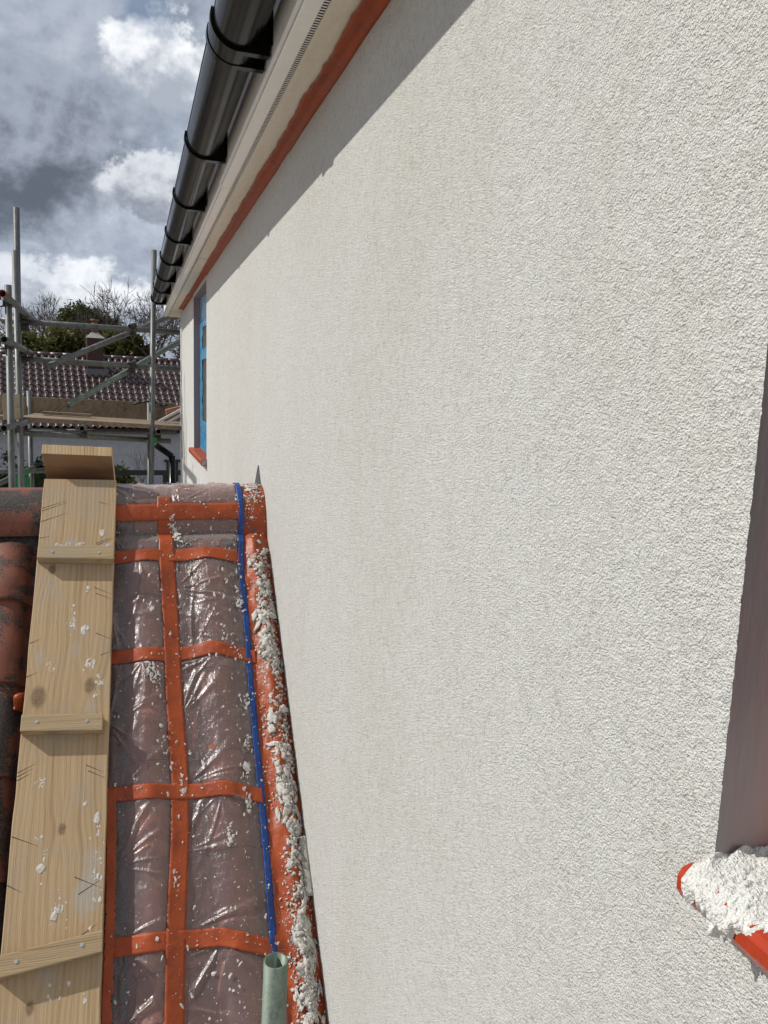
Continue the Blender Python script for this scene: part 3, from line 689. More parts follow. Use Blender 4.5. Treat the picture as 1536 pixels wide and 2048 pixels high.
# soffit and sill tapes
def soffit_tape(y0, y1, label, z=.6900):
    n = 240; ys_ = np.linspace(y0, y1, n); r = np.random.default_rng(int(y0 * 100) + 3)
    k = np.linspace(0, 1, 7); jit = .0016 * smooth_noise((n, 1), 7, r)[:, 0] + .0012 * r.normal(size=n)
    xa = .397 + jit; xb = np.full(n, W - .001)
    Xg = xa[:, None] * (1 - k) + xb[:, None] * k
    Zg = z - .0012 + .0009 * smooth_noise((n, 7), 4, r) - .010 * sst((k - .72) / .28)[None]
    o = MB().grid(np.stack([Xg, np.repeat(ys_[:, None], 7, 1), Zg], -1)).build('orange_tape', MAT['orange'], None, True)
    m_ = o.modifiers.new('thickness', 'SOLIDIFY'); m_.thickness = .0006
    return tag(o, label, 'masking tape', 'orange tape strips under the eaves')
soffit_tape(.2, FW[0] - .02, 'long orange tape strip under the eaves along the wall top')
soffit_tape(FW[1] + .05, 7.0, 'short orange tape strip under the eaves beyond the blue window')
o = MB().box((.400, FW[0] + .0, .6895), (W + .046, FW[1] + .04, .6925)).build('orange_tape', MAT['orange']); tag(o, 'orange tape patch over the head of the blue window', 'masking tape', 'orange tape strips under the eaves')
def sill_tape(y0, y1, zt, th, proj, label, inw):
    prof = [(W + inw, zt + .0012), (W - proj + .008, zt + .0012), (W - proj + .002, zt - .001), (W - proj - .0012, zt - .007), (W - proj - .0012, zt - th + .006), (W - proj + .003, zt - th - .0012), (W - .002, zt - th - .0012)]
    ys_ = np.linspace(y0, y1 + .0012, 90); r = np.random.default_rng(int(y1 * 100))
    n_ = .0008 * smooth_noise((len(ys_), len(prof)), 5, r)
    Pq = np.array([[(x - n_[i, j], y, z + n_[i, j] * .5) for j, (x, z) in enumerate(prof)] for i, y in enumerate(ys_)])
    q = MB().grid(Pq[:, ::-1])
    e_ = Pq[-1]; q.add(e_, [tuple(range(len(e_)))])
    o = q.build('sill_tape', MAT['red' if y0 < 0 else 'orange'], None, False); m_ = o.modifiers.new('thickness', 'SOLIDIFY'); m_.thickness = .0005
    return tag(o, label, 'masking tape')
sill_tape(NW[0], .458, -.3605, .0235, .028, 'glossy red tape wrapping the near window sill under wet render', .09)
sill_tape(FW[0] - .03, FW[1] + .03, -.415, .035, .035, 'orange tape covering the sill of the far blue window', .044)

# ------------------------------------------------------------------ render lumps and spatter (nobody could count them)
ico = None
def ico_mesh(sub):
    import bmesh
    b = bmesh.new(); bmesh.ops.create_icosphere(b, subdivisions=sub, radius=1.0)
    v = np.array([x.co[:] for x in b.verts]); f = [tuple(q.index for q in x.verts) for x in b.faces]; b.free(); return v, f
I1, I2 = ico_mesh(1), ico_mesh(2)
def frame_at(x, s):
    e_ = 1e-3; p = Q(x, s, 0); px = Q(x + e_, s, 0) - p; ps = Q(x, s + e_, 0) - p
    n = np.cross(px, ps); n /= np.linalg.norm(n, axis=-1, keepdims=True)
    tx = px / np.linalg.norm(px, axis=-1, keepdims=True); ty = np.cross(n, tx); return p, tx, ty, n
def lumps(items, base, jag, r, lift=.0):
    """items: rows x, s, size, elong, angle, flat"""
    V, F = base; q = MB(); n = len(V)
    it = np.array(items); p, tx, ty, nn = frame_at(it[:, 0], it[:, 1])
    allv = []; allf = []
    FF = np.array(F)
    for i in range(len(it)):
        sz, el, an, fl_ = it[i, 2:6]
        d = 1 + jag * r.normal(size=n)
        lv = V * d[:, None]
        c, s_ = math.cos(an), math.sin(an)
        a = lv[:, 0] * sz * el; b = lv[:, 1] * sz
        u = a * c - b * s_; w = a * s_ + b * c; h = lv[:, 2] * sz * fl_ * .85 + lift + (it[i, 6] if it.shape[1] > 6 else 0)
        allv.append(p[i] + u[:, None] * tx[i] + w[:, None] * ty[i] + h[:, None] * nn[i]); allf.append(FF + i * n)
    q.v = np.concatenate(allv).tolist(); q.f = np.concatenate(allf).tolist(); return q
r = np.random.default_rng(11)
it = []
clusters = [(-.02, 40), (-.06, 50), (-.30, 40), (-.35, 60), (-.42, 60), (-.48, 70), (-.53, 50), (-.60, 60), (-.66, 110), (-.70, 60), (-.78, 50), (-.86, 50), (-.93, 60), (-.98, 40), (-1.05, 90), (-1.10, 60),
            (-1.18, 90), (-1.25, 60), (-1.34, 50), (-1.42, 50), (-1.47, 40), (-1.52, 90), (-1.57, 60), (-1.61, 50)]
for s0, n in clusters:
    cx = .402 + r.normal() * .006 - (.004 if s0 < -1 else 0)
    for _ in range(int(n * 1.2)):
        x = np.clip(cx + r.normal() * .013, .345, .432); s = s0 + r.normal() * .022
        it.append((x, s, min(.0060, .0017 * math.exp(r.normal() * .5)), r.uniform(1, 1.6), r.uniform(0, math.pi), r.uniform(.75, 1.15), abs(r.normal()) * .0045 * math.exp(-((x - cx) / .014) ** 2)))
for s0, n in clusters:                      # smeared paste beneath the crumbs
    for _ in range(max(5, n // 4)):
        it.append((np.clip(.398 + r.normal() * .014, .35, .43), s0 + r.normal() * .028, min(.011, .0038 * math.exp(r.normal() * .45)), r.uniform(1.1, 3.0), 1.4 + r.normal() * .7, r.uniform(.22, .5), .001 + .004 * r.uniform()))
for _ in range(1900):
    s = r.uniform(-1.64, .05); x = np.clip(.388 + r.normal() * .022, .332, .433)
    if -.29 < s < -.16 and r.uniform() < .85: continue
    it.append((x, s, min(.005, .0011 * math.exp(r.normal() * .55)), r.uniform(1, 2.2), r.uniform(0, math.pi), r.uniform(.6, 1.), 0.))
for _ in range(70):
    it.append((np.clip(.398 + r.normal() * .015, .35, .428), r.uniform(-1.62, -.32), r.uniform(.006, .0125), r.uniform(1.2, 3.0), 1.45 + r.normal() * .5, r.uniform(.14, .30), .001))
o = lumps(it, I2, .34, r, .0042).build('render_lumps', MAT['clump'], None, True); tag(o, 'thick grey-white render droppings caked along the orange band by the wall', 'render droppings', kind='stuff')
it = []
for _ in range(1500):
    s = r.uniform(-1.65, .05); x = .345 - abs(r.normal()) * .16 if r.uniform() < .6 else r.uniform(-.07, .335)
    if x < -.07: continue
    it.append((x, s, min(.0040, .0007 * math.exp(r.normal() * .65)), r.uniform(1, 2.6), r.normal() * .6 + 1.2, r.uniform(.3, .6)))
for _ in range(60):
    s = r.uniform(-1.63, -.03); x = r.uniform(-.06, .33)
    it.append((x, s, r.uniform(.0020, .0042), r.uniform(1, 2.6), r.normal() * .5 + 1.4, r.uniform(.25, .5)))
for x, s, n, sd in ((.123, -.16, 26, .009), (.135, -.21, 60, .010), (.05, -.70, 60, .016), (.232, -1.165, 30, .008), (.19, -.36, 24, .02), (.285, -1.09, 34, .01), (.31, -.80, 22, .010), (.30, -.92, 20, .012),
                    (.315, -.46, 34, .012), (.30, -.65, 18, .012), (.09, -1.25, 18, .01), (.115, -1.02, 16, .008), (.27, -.57, 26, .02), (.07, -.90, 20, .02), (.29, -1.0, 20, .012), (.045, -.48, 12, .006), (.20, -.57, 14, .010)):
    for _ in range(n):
        it.append((x + r.normal() * sd * .6, s + r.normal() * sd * 1.5, min(.0065, .0018 * math.exp(r.normal() * .55)), r.uniform(1, 2.5), r.normal() * .5 + 1.3, r.uniform(.25, .5)))
o = lumps(it, I1, .38, r, .0088).build('render_spatter', MAT['clump'], None, False); tag(o, 'white render specks spattered over the clear sheet and tapes', 'render spatter', kind='stuff')
# the long white splat beside the vertical tape
# grey torn scrap on the band by the wall
o = MB().grid(P(*np.meshgrid(np.linspace(.416, .4365, 5), np.linspace(-1.19, -1.34, 14), indexing='ij'), .026 + .004 * rng.normal(size=(5, 14)) * .5)).build('grey_scrap', MAT['cement'], None, True)
o.modifiers.new('thickness', 'SOLIDIFY').thickness = .002
tag(o, 'thin grey render flake on the orange band against the wall', 'render flake')
# render heaped on the near sill
ny, nu = 260, 90
ysl = np.linspace(.16, .457, ny); r = np.random.default_rng(3)
n1 = smooth_noise((ny, nu), 5, r); n2 = smooth_noise((ny, nu), 12, r); n3 = smooth_noise((ny, nu), 2, r)
path = [(W + .085, -.3600), (W + .03, -.3600), (W - .018, -.3600), (W - .0285, -.3655), (W - .0300, -.386)]
seg = np.cumsum([0] + [math.dist(a, b) for a, b in zip(path[:-1], path[1:])])
reach = np.interp(ysl, [.16, .36, .385, .40, .415, .43, .446, .457], [.112, .109, .113, .133, .137, .124, .128, .108]) + .0045 * smooth_noise((ny, 1), 5, r)[:, 0] + .0022 * smooth_noise((ny, 1), 2, r)[:, 0]
U = np.linspace(0, 1, nu)[None] * reach[:, None]
px = np.interp(U, seg, [p_[0] for p_ in path]); pz = np.interp(U, seg, [p_[1] for p_ in path])
edge = sst((reach[:, None] - U) / .010) * sst((.4585 - ysl)[:, None] / .005)
ht = edge * (.0058 + .0030 * n2 + .0014 * n1 + .0007 * n3 + .001 * np.exp(-((U - .06) / .035) ** 2)) + .0016
over = sst((U - .098) / .012)
Pm = np.stack([px - ht * over, np.repeat(ysl[:, None], nu, 1), pz + ht * (1 - over * .85)], -1)
o = MB().grid(Pm[:, ::-1]).build('render_heap', MAT['heap'], None, True); tag(o, 'heap of wet white render dumped on the near red taped sill', 'render heap', kind='stuff')

# ------------------------------------------------------------------ roof ladder board
BH = .040; BT = .030; BW = .2185; BL = 1.78
ladder = empty('roof_ladder', (-.16, 2.2, -.9), 'pale pine roof board with nailed cleats lying down the tiled slope', 'roof ladder')
slant = math.atan(.0245)
ex = np.array([1., 0, 0]); 
yl = SL * math.cos(slant) + ex * math.sin(slant); xl = ex * math.cos(slant) - SL * math.sin(slant)
R3 = Matrix((xl, yl, NR)).transposed()
O3 = P(-.2685, -.012, BH)
def on_board(name, mat, parent, mbq, mod=None):
    me = bpy.data.meshes.new(name); me.from_pydata(mbq.v, [], mbq.f); me.update(); me.materials.append(mat)
    o = bpy.data.objects.new(name, me); col.objects.link(o); o.parent = parent
    w = Vector((O3[0], O3[1], O3[2] + H))
    if parent is ladder: o.location = w - WLOC[ladder]; o.rotation_euler = R3.to_euler()
    WLOC[o] = w; return o
q = MB(); nn_ = 80; yy = np.linspace(0, -BL, nn_); rr_ = np.random.default_rng(2)
wl_ = .0007 * smooth_noise((nn_, 2), 3, rr_)
rows = []
for i, y in enumerate(yy):
    a, b = wl_[i, 0], BW + wl_[i, 1]
    rows.append([(a, y, 0), (a, y, BT - .002), (a + .002, y, BT), (b - .002, y, BT), (b, y, BT - .002), (b, y, 0)])
q.grid(np.array(rows)); q.add(rows[0], [tuple(range(6))]); q.add(rows[-1], [tuple(range(5, -1, -1))]); q.add([rows[0][0], rows[0][5], rows[-1][5], rows[-1][0]], [(0, 1, 2, 3)])
plank = on_board('plank', MAT['board'], ladder, q)
def cleat(x0, x1, yc, tilt, wd=.045, th=.034, cen=None):
    q = MB(); dy = tilt * (x1 - x0) / 2
    q.obox((x0, yc - dy - wd / 2, BT + .0008), (x1 - x0, 2 * dy, 0), (0, wd, 0), (0, 0, th))
    c = on_board('cleat', MAT['cleat'], ladder, q); bevel(c, .002, 2)
    for fx in ((.19, .80) if cen is None else cen):
        x = x0 + (x1 - x0) * fx; y = yc + (fx - .5) * 2 * dy + random.uniform(-.003, .003)
        s_ = MB().tube((x, y, BT + th + .0006), (x, y, BT + th + .0024), .0048, .0042, n=14); s_.tube((x, y, BT + th + .0024), (x, y, BT + th + .0032), .0020, .0016, n=8)
        o = on_board('screw', MAT['screw'], c, s_); o.parent = c; o.location = (0, 0, 0)
    return c
cleat(.004, BW + .001, -.296, -.03)
cleat(.002, .204, -.822, -.06)
cleat(-.004, BW + .002, -1.362, .10)
# hooked end block over the ridge
q = MB().obox((.0, .062, -.16), (BW - .006, -.004, 0), (0, .038, 0), (-.008, 0, .242))
blk = on_board('end_block', MAT['block'], ladder, q)
blk.data.materials.append(MAT['block_end'])
for p_ in blk.data.polygons:
    if p_.index != 2: p_.material_index = 1  # front face alone keeps the darker, redder wood colour
bevel(blk, .0015, 2)
q = MB()
for xa in (.03, .13): q.box((xa, -.20, -.036), (xa + .055, -.003, -.0008)); q.box((xa, -.06, -.15), (xa + .055, .0612, -.09)); q.box((xa, -.06, -.0895), (xa + .055, -.01, -.0365))
on_board('hook_batten', MAT['cleat'], ladder, q)
# saw cuts and scratches on the board edges
q = MB()
for x, y, ln, an in ((.0, -.115, .075, 24), (.0, -.125, .08, 25), (.0, -.165, .085, 24), (.0, -.225, .03, 12), (.17, -.09, .03, -16), (.165, -.245, .05, 26), (.17, -.25, .05, 28), (.155, -.275, .05, -26), (.17, -.285, .04, -24),
                     (.0, -.575, .03, 25), (.165, -.40, .055, -26), (.17, -.42, .05, -24), (.175, -.55, .045, -27), (.0, -.675, .03, 24), (.19, -.62, .03, 22), (.0, -.935, .045, 26), (.0, -.945, .04, 27), (.0, -.955, .035, 27),
                     (.165, -.93, .05, -27), (.17, -.945, .05, -28), (.0, -1.09, .07, -25), (.0, -1.20, .04, -30), (.15, -1.20, .07, -27), (.16, -1.24, .06, 28), (.17, -1.33, .04, 30), (.0, -1.52, .03, 20)):
    a = math.radians(an); d = Vector((math.cos(a), math.sin(a), 0)); p_ = Vector((-d.y, d.x, 0)) * .0011
    o_ = Vector((max(x, .0008), y, BT + .0003)); q.add([o_ - p_, o_ + p_, o_ + d * ln + p_ * .2, o_ + d * ln - p_ * .2], [(3, 2, 1, 0)])
c_ = on_board('saw_cut', MAT['cut'], plank, q); c_.parent = plank; c_.location = (0, 0, 0); tag(c_, kind='stuff')
# dried splashes on the board
def board_splash(name, spots, mat, seed):
    r = np.random.default_rng(seed); V, F = I1; q = MB()
    for x, y, n, sx, sy, sz in spots:
        for _ in range(n):
            c = np.array([np.clip(x + r.normal() * sx, .003, BW - .003), y + r.normal() * sy, BT]); z = sz * math.exp(r.normal() * .5)
            q.add(V * (1 + .2 * r.normal(size=(len(V), 1))) * np.array([z, z * r.uniform(1, 1.8), z * .28]) + c, F)
    o = on_board(name, mat, plank, q); o.location = (0, 0, 0); tag(o, kind='stuff'); return o
board_splash('render_splash', [(.075, -.255, 30, .014, .006, .0022), (.115, -.245, 10, .008, .005, .003), (.13, -.27, 8, .008, .004, .004), (.18, -.205, 3, .003, .003, .006), (.20, -.255, 4, .003, .008, .003),
             (.11, -.50, 22, .004, .02, .0022), (.15, -.535, 4, .004, .004, .0045), (.15, -.41, 3, .003, .012, .005), (.16, -.645, 14, .008, .01, .0026), (.19, -.70, 12, .006, .008, .003), (.06, -.65, 10, .006, .012, .002),
             (.185, -.735, 8, .006, .006, .0024), (.06, -.96, 12, .006, .006, .002), (.20, -1.09, 14, .003, .012, .0024), (.165, -1.03, 3, .003, .003, .004), (.08, -1.155, 14, .008, .02, .0018), (.12, -1.27, 22, .010, .02, .0020),
             (.20, -1.2, 30, .010, .05, .0020), (.03, -1.36, 14, .02, .006, .0026), (.14, -1.36, 14, .03, .005, .002), (.12, -1.44, 8, .02, .01, .0024), (.18, -1.46, 6, .006, .01, .003), (.05, -1.10, 4, .01, .01, .003)], MAT['clump'], 4)

# ------------------------------------------------------------------ near upright tube
def scaffold_tube(a, b, mat=None): return MB().tube(a, b, .02415, n=28, inner=.0198)
t = empty('scaffold_tube', (.225, 1.358, -H), 'open-topped greenish steel tube standing by the wall at the bottom', 'scaffold tube')
MB().tube((.196, 1.358, -H), (.255, 1.358, -1.104), .02415, n=36, inner=.0200).build('tube', MAT['steel_green'], t, True)

# ------------------------------------------------------------------ scaffold at the far corner
scaf = empty('scaffold', (-.35, 7.2, -H), 'galvanised tube scaffold with timber deck beyond the house corner', 'scaffold')
def tb(name, a, b, mat='steel', cap_in=True): return MB().tube(a, b, .02415, n=20, inner=.0202).build(name, MAT[mat], scaf, True)
tb('standard', (-.905, 6.3, -H), (-.832, 6.3, .713))
tb('standard', (-.965, 7.2, -H), (-.867, 7.2, 1.433)); tb('standard', (-.90, 7.02, -H), (-.868, 7.02, 1.067))
tb('standard', (.10, 7.35, -H), (.211, 7.35, 1.218))
tb('standard', (-.98, 8.42, -H), (-.96, 8.42, -.05)); tb('standard', (.16, 8.46, -H), (.18, 8.46, -.1))
tb('guard_rail', (-1.0, 7.09, .517), (.62, 7.66, .540)); tb('guard_rail', (-1.0, 7.09, .222), (.62, 7.66, .196))
tb('guard_rail', (-.82, 5.95, .612), (-.80, 7.45, .566)); tb('guard_rail', (-.825, 5.95, .309), (-.826, 7.4, .281))
tb('ledger', (-1.0, 7.04, -.386), (.345, 7.56, -.476)); tb('ledger', (-1.0, 8.35, -.44), (.45, 8.45, -.44))
tb('transom', (-.848, 5.95, -.300), (-.850, 8.55, -.318)); tb('transom', (-.398, 6.98, -.343), (-.398, 8.55, -.335)); tb('transom', (.228, 7.17, -.368), (.235, 8.55, -.345))
tb('brace', (-.663, 6.97, .156), (.42, 7.97, .735)); tb('brace', (-.507, 7.0, -.158), (.52, 8.04, .520), 'steel_green')
tb('ledger', (-1.4, 7.45, -1.0), (-.902, 8.1, -.781)); tb('ledger', (-1.6, 8.2, -.83), (-.70, 8.3, -.83), 'steel')
def coupler(p_, d1, d2, mat='coupler'):
    q = MB(); p_ = Vector(p_); d1 = Vector(d1).normalized(); d2 = Vector(d2).normalized(); n_ = d1.cross(d2).normalized()
    for d, o_ in ((d1, -1), (d2, 1)):
        c = p_ + n_ * .026 * o_; q.tube(c - d * .027, c + d * .027, .0305, n=16, inner=.0255)
        s_ = d.cross(n_).normalized(); q.tube(c + s_ * .02 - n_ * 0, c + s_ * .075, .007, n=8); q.tube(c + s_ * .045, c + s_ * .058, .012, n=6)
    q.obox(p_ - d1 * .02 - d2 * .02 - n_ * .008, d1 * .04, d2 * .04, n_ * .016)
    return q.build('coupler', MAT[mat], scaf)
X_, Yd, Zd = Vector((1, 0, 0)), Vector((0, 1, 0)), Vector((0, 0, 1))
coupler((-.862, 6.3, .585), Zd, Yd); coupler((-.845, 7.05, .565), Zd, Yd); coupler((-.862, 6.3, .285), Zd, Yd); coupler((-.850, 7.05, .275), Zd, Yd)
coupler((-.83, 7.14, .50), X_, Yd); coupler((-.85, 7.13, .235), X_, Yd)
coupler((.02, 7.45, .53), X_, (.77, .7, .4)); coupler((.01, 7.45, .195), X_, (.77, .7, .4))
coupler((.19, 7.38, -.46), Zd, X_, 'green'); coupler((-.86, 6.45, -.33), Zd, Yd); coupler((-.875, 7.08, -.36), X_, Zd); coupler((-.398, 7.24, -.385), Yd, X_); coupler((.23, 7.45, -.42), Yd, X_)
coupler((-1.06, 7.88, -.86), (.5, .65, .22), Zd, 'green'); coupler((-.985, 7.99, -.815), (.5, .65, .22), Zd, 'green'); 
MB().box((-1.08, 8.0, -1.05), (-.93, 8.012, -.86)).build('base_bracket', MAT['green'], scaf)
MB().tube((-.82, 5.952, .612), (-.8203, 5.93, .6125), .0262, n=18, inner=.0205).build('end_cap', MAT['red_cap'], scaf)
# boards of the deck and toe boards
for i, (ya, yb) in enumerate(((7.22, 7.445), (7.455, 7.68), (7.69, 7.915), (7.925, 8.15), (8.16, 8.36))):
    o = MB().obox((-.905, ya, -.303 + random.uniform(-.003, .003)), (1.42, .43 * .35, -.070 * .9), (0, yb - ya, 0), (0, 0, .038)).build('deck_board', MAT['deckwood'], scaf); bevel(o, .003)
o = MB().obox((-1.6, 8.37, -.295), (2.05, .21, -.035), (0, .036, 0), (0, 0, .195)).build('toe_board', MAT['deckwood'], scaf); bevel(o, .003)
o = MB().obox((-.915, 6.42, -.262), (.038, 0, 0), (.012, .76, -.008), (0, 0, .195)).build('toe_board', MAT['deckwood_y'], scaf); bevel(o, .003)
o = MB().obox((-1.9, 7.20, -.293), (.95, .0, .0), (0, .22, 0), (0, 0, .036)).build('deck_board', MAT['deckwood'], scaf); bevel(o, .003)
# loose things on the deck
o = MB().obox((-.79, 7.9, -.262), (.42, .03, -.018), (0, .10, 0), (0, 0, .028)).build('timber_offcut', MAT['deckwood']); bevel(o, .002)
tag(o, 'short pale timber offcut lying on the left end of the scaffold deck', 'offcut')
for i, (dx, dz, lb) in enumerate(((0, .0, 'upper pale batten leaning from the scaffold deck to the wall corner'), (.03, -.035, 'lower pale batten leaning from the scaffold deck to the wall corner'))):
    o = MB().obox((.25 + dx, 7.78, -.315 + dz), (.36, .02, .205), (0, .05, 0), (-.007, 0, .022)).build('timber_batten', MAT['frame']); bevel(o, .002)
    tag(o, lb, 'batten', 'battens leaning at the house corner')
o = MB().obox((.335, 7.95, -.262), (.215, .02, .06), (0, .10, 0), (-.015, 0, .072)).build('loose_brick', MAT['brick_pale']); bevel(o, .004)
tag(o, 'pinkish brick lying by the wall corner on the scaffold deck', 'brick')
hp = [(.02, 8.40, -.155), (.10, 8.40, -.128), (.18, 8.39, -.12), (.26, 8.39, -.13), (.31, 8.38, -.16), (.36, 8.38, -.15)]
q = MB()
for a, b in zip(hp[:-1], hp[1:]): q.tube(a, b, .011, n=8)
o = q.build('hose', MAT['hose'], None, True); tag(o, 'black hose looped over the far toe board behind the upright', 'hose')
# downpipe at the far corner
dp = empty('downpipe', (.42, 8.9, -H), 'black downpipe with a bent top at the far end of the house', 'downpipe')
MB().tube((.425, 8.9, -H), (.425, 8.9, -.72), .036, n=18).build('pipe', MAT['black'], dp, True)
MB().tube((.425, 8.9, -.73), (.25, 8.9, -.60), .036, n=18).build('bend', MAT['black'], dp, True)
MB().tube((.425, 8.9, -1.08), (.425, 8.9, -1.02), .043, n=18).build('pipe_socket', MAT['black'], dp, True)

# ------------------------------------------------------------------ cottage beyond
CE = Vector((-4.17, 29., -1.44)); ca = math.radians(7.8)
ce = Vector((math.cos(ca), math.sin(ca), 0)); cd = Vector((-math.sin(ca), math.cos(ca), 0)); UZ = Vector((0, 0, 1))
def CP(u, d, z): return CE + ce * u + cd * d + UZ * z
cot = empty('cottage', tuple(CP(3, 2, -H + 1.44)), 'whitewashed cottage with dark red pantile roof and brick chimney beyond the scaffold', 'cottage')
U0, U1, RUN, RISE = -5.0, 16.0, 4.0, 2.62
q = MB(); wl0 = CP(U0 + .2, .35, -.05); q.obox(tuple(CP(U0 + .2, .35, -H + 1.44)), tuple(ce * (U1 - U0 - .4)), tuple(cd * 7.3), (0, 0, H - 1.44 - .05))
q.add([tuple(CP(U0 + .2, .35, -.05)), tuple(CP(U0 + .2, 7.65, -.05)), tuple(CP(U0 + .2, 4, RISE - .12))], [(0, 1, 2)])
q.add([tuple(CP(U1 - .2, .35, -.05)), tuple(CP(U1 - .2, 7.65, -.05)), tuple(CP(U1 - .2, 4, RISE - .12))], [(0, 2, 1)])
q.build('wall', MAT['whitewash'], cot)
q = MB()
for d0, d1 in ((0, 4), (8, 4)):
    a = [tuple(CP(U0, d0, -.03)), tuple(CP(U1, d0, -.03)), tuple(CP(U1, d1, RISE - .03)), tuple(CP(U0, d1, RISE - .03))]
    b = [(x, y, z - .06) for x, y, z in a]; q.add(a + b, [(0, 1, 2, 3), (7, 6, 5, 4), (0, 4, 5, 1), (1, 5, 6, 2), (2, 6, 7, 3), (3, 7, 4, 0)])
q.build('roof', MAT['farm_tile'], cot)
slp = (cd * RUN + UZ * RISE).normalized(); nrm = ce.cross(slp).normalized(); SLEN = math.hypot(RUN, RISE)
RT = Matrix((ce, slp, nrm)).transposed()
NRW = 13; gau = SLEN / NRW; TW = .245
far_me = pantile(TW, gau * 1.12, .075, .075, .018, .028, 11); far_me.materials.append(MAT['farm_tile'])
rt_e = RT.to_euler(); cnt = 0; stuff = MB()
fv = np.array([v_.co[:] for v_ in far_me.vertices]); ff = [tuple(p_.vertices) for p_ in far_me.polygons]
RTn = np.array(RT)
ncol = int((U1 - U0) / TW)
for j in range(NRW):
    for i in range(ncol):
        u = U0 + .1 + i * TW
        pt = CE + ce * u + slp * (j * gau) + nrm * .015
        vis = -.15 < u + .0 < 7.2 and j >= 3
        if vis and cnt < 300:
            o = link('roof_tile', far_me, (pt.x, pt.y, pt.z + H), cot); o.rotation_euler = (RT @ Matrix.Rotation(random.uniform(-.012, .012), 3, 'Z')).to_euler(); cnt += 1
        else:
            stuff.add(fv @ RTn.T + np.array(pt), ff)
o = stuff.build('roof_tiles_beyond', MAT['farm_tile'], cot, True); tag(o, kind='stuff')
q = MB()
for u in np.arange(U0, U1, .45): q.tube(tuple(CP(u, 4, RISE + .02)), tuple(CP(u + .46, 4, RISE + .02)), .13, .125, n=12)
o = q.build('ridge_tiles', MAT['farm_tile'], cot, True); tag(o, kind='stuff')
# gutter and downpipe line
q = MB().obox(tuple(CP(U0, -.10, -.13)), tuple(ce * (U1 - U0)), tuple(cd * .1), (0, 0, .09)); q.build('gutter', MAT['black'], cot)
# chimney of separate courses
cb = CP(3.33, 3.15, 0); CW_ = .60
ch = MB().obox(tuple(CP(3.04, 2.95, .6)), tuple(ce * (CW_ - .05)), tuple(cd * .5), (0, 0, 2.74 - .0)).build('chimney', MAT['brick'], cot)
q = MB()
for k in range(24):
    z = 1.45 + k * .0785 - .0
    for m_ in range(3):
        off = .0 if k % 2 else .1
        x0 = max(0, m_ * .21 - off); x1 = min(CW_, (m_ + 1) * .21 - off)
        if m_ == 2: x1 = CW_
        q.obox(tuple(CP(3.015 + x0 + .006, 2.93, z)), tuple(ce * (x1 - x0 - .012)), tuple(cd * .05), (0, 0, .066))
    q.obox(tuple(CP(3.015, 2.985, z)), tuple(ce * .03), tuple(cd * .2), (0, 0, .066)); q.obox(tuple(CP(3.015, 3.19, z)), tuple(ce * .03), tuple(cd * .21), (0, 0, .066))
o = q.build('bricks', MAT['brick'], ch); tag(o, kind='stuff')
q = MB(); b4 = [CP(2.98, 2.9, 3.34), CP(3.67, 2.9, 3.34), CP(3.67, 3.5, 3.34), CP(2.98, 3.5, 3.34)]; t4 = [CP(3.2, 3.1, 3.56), CP(3.45, 3.1, 3.56), CP(3.45, 3.3, 3.56), CP(3.2, 3.3, 3.56)]
q.add([tuple(v_) for v_ in b4 + t4], [(0, 1, 5, 4), (1, 2, 6, 5), (2, 3, 7, 6), (3, 0, 4, 7), (4, 5, 6, 7), (3, 2, 1, 0)]); q.build('flaunching', MAT['cement'], ch)
MB().tube(tuple(CP(3.33, 3.2, 3.55)), tuple(CP(3.33, 3.2, 4.02)), .13, .11, n=14).tube(tuple(CP(3.33, 3.2, 3.98)), tuple(CP(3.33, 3.2, 4.06)), .15, .15, n=14).build('chimney_pot', MAT['pot'], ch, True)
MB().obox(tuple(CP(2.95, 2.78, 1.82)), tuple(ce * .78), tuple(cd * .2), (0, 0, .34)).build('lead_apron', MAT['lead'], ch)
# small dark window
wq = MB(); wu = 5.5
for a, b, c, d in ((0, 0, .42, .05), (0, .70, .42, .05), (0, .05, .05, .65), (.37, .05, .05, .65), (.05, .46, .32, .04)):
    wq.obox(tuple(CP(wu + a, .30, -1.98 + b)), tuple(ce * c), tuple(cd * .05), (0, 0, d))
wq.obox(tuple(CP(wu - .08, .26, -1.23)), tuple(ce * .58), tuple(cd * .09), (0, 0, .08))
wi = wq.build('window', MAT['darkwood'], cot)
MB().obox(tuple(CP(wu + .05, .335, -1.93)), tuple(ce * .32), tuple(cd * .01), (0, 0, .65)).build('pane', MAT['glass_dark'], wi)

# garden: rail fence, hedge, shrub, sapling
fn = empty('garden_fence', (0., 22., -H), 'dark low timber rail fence in front of the cottage', 'fence')
for x in np.arange(-4, 6, 1.6): MB().box((x, 22, -H), (x + .1, 22.1, -2.2)).build('post', MAT['darkwood'], fn)
for z in (-2.32, -2.75): MB().box((-4, 21.95, z), (6, 21.99, z + .14)).build('rail', MAT['darkwood'], fn)

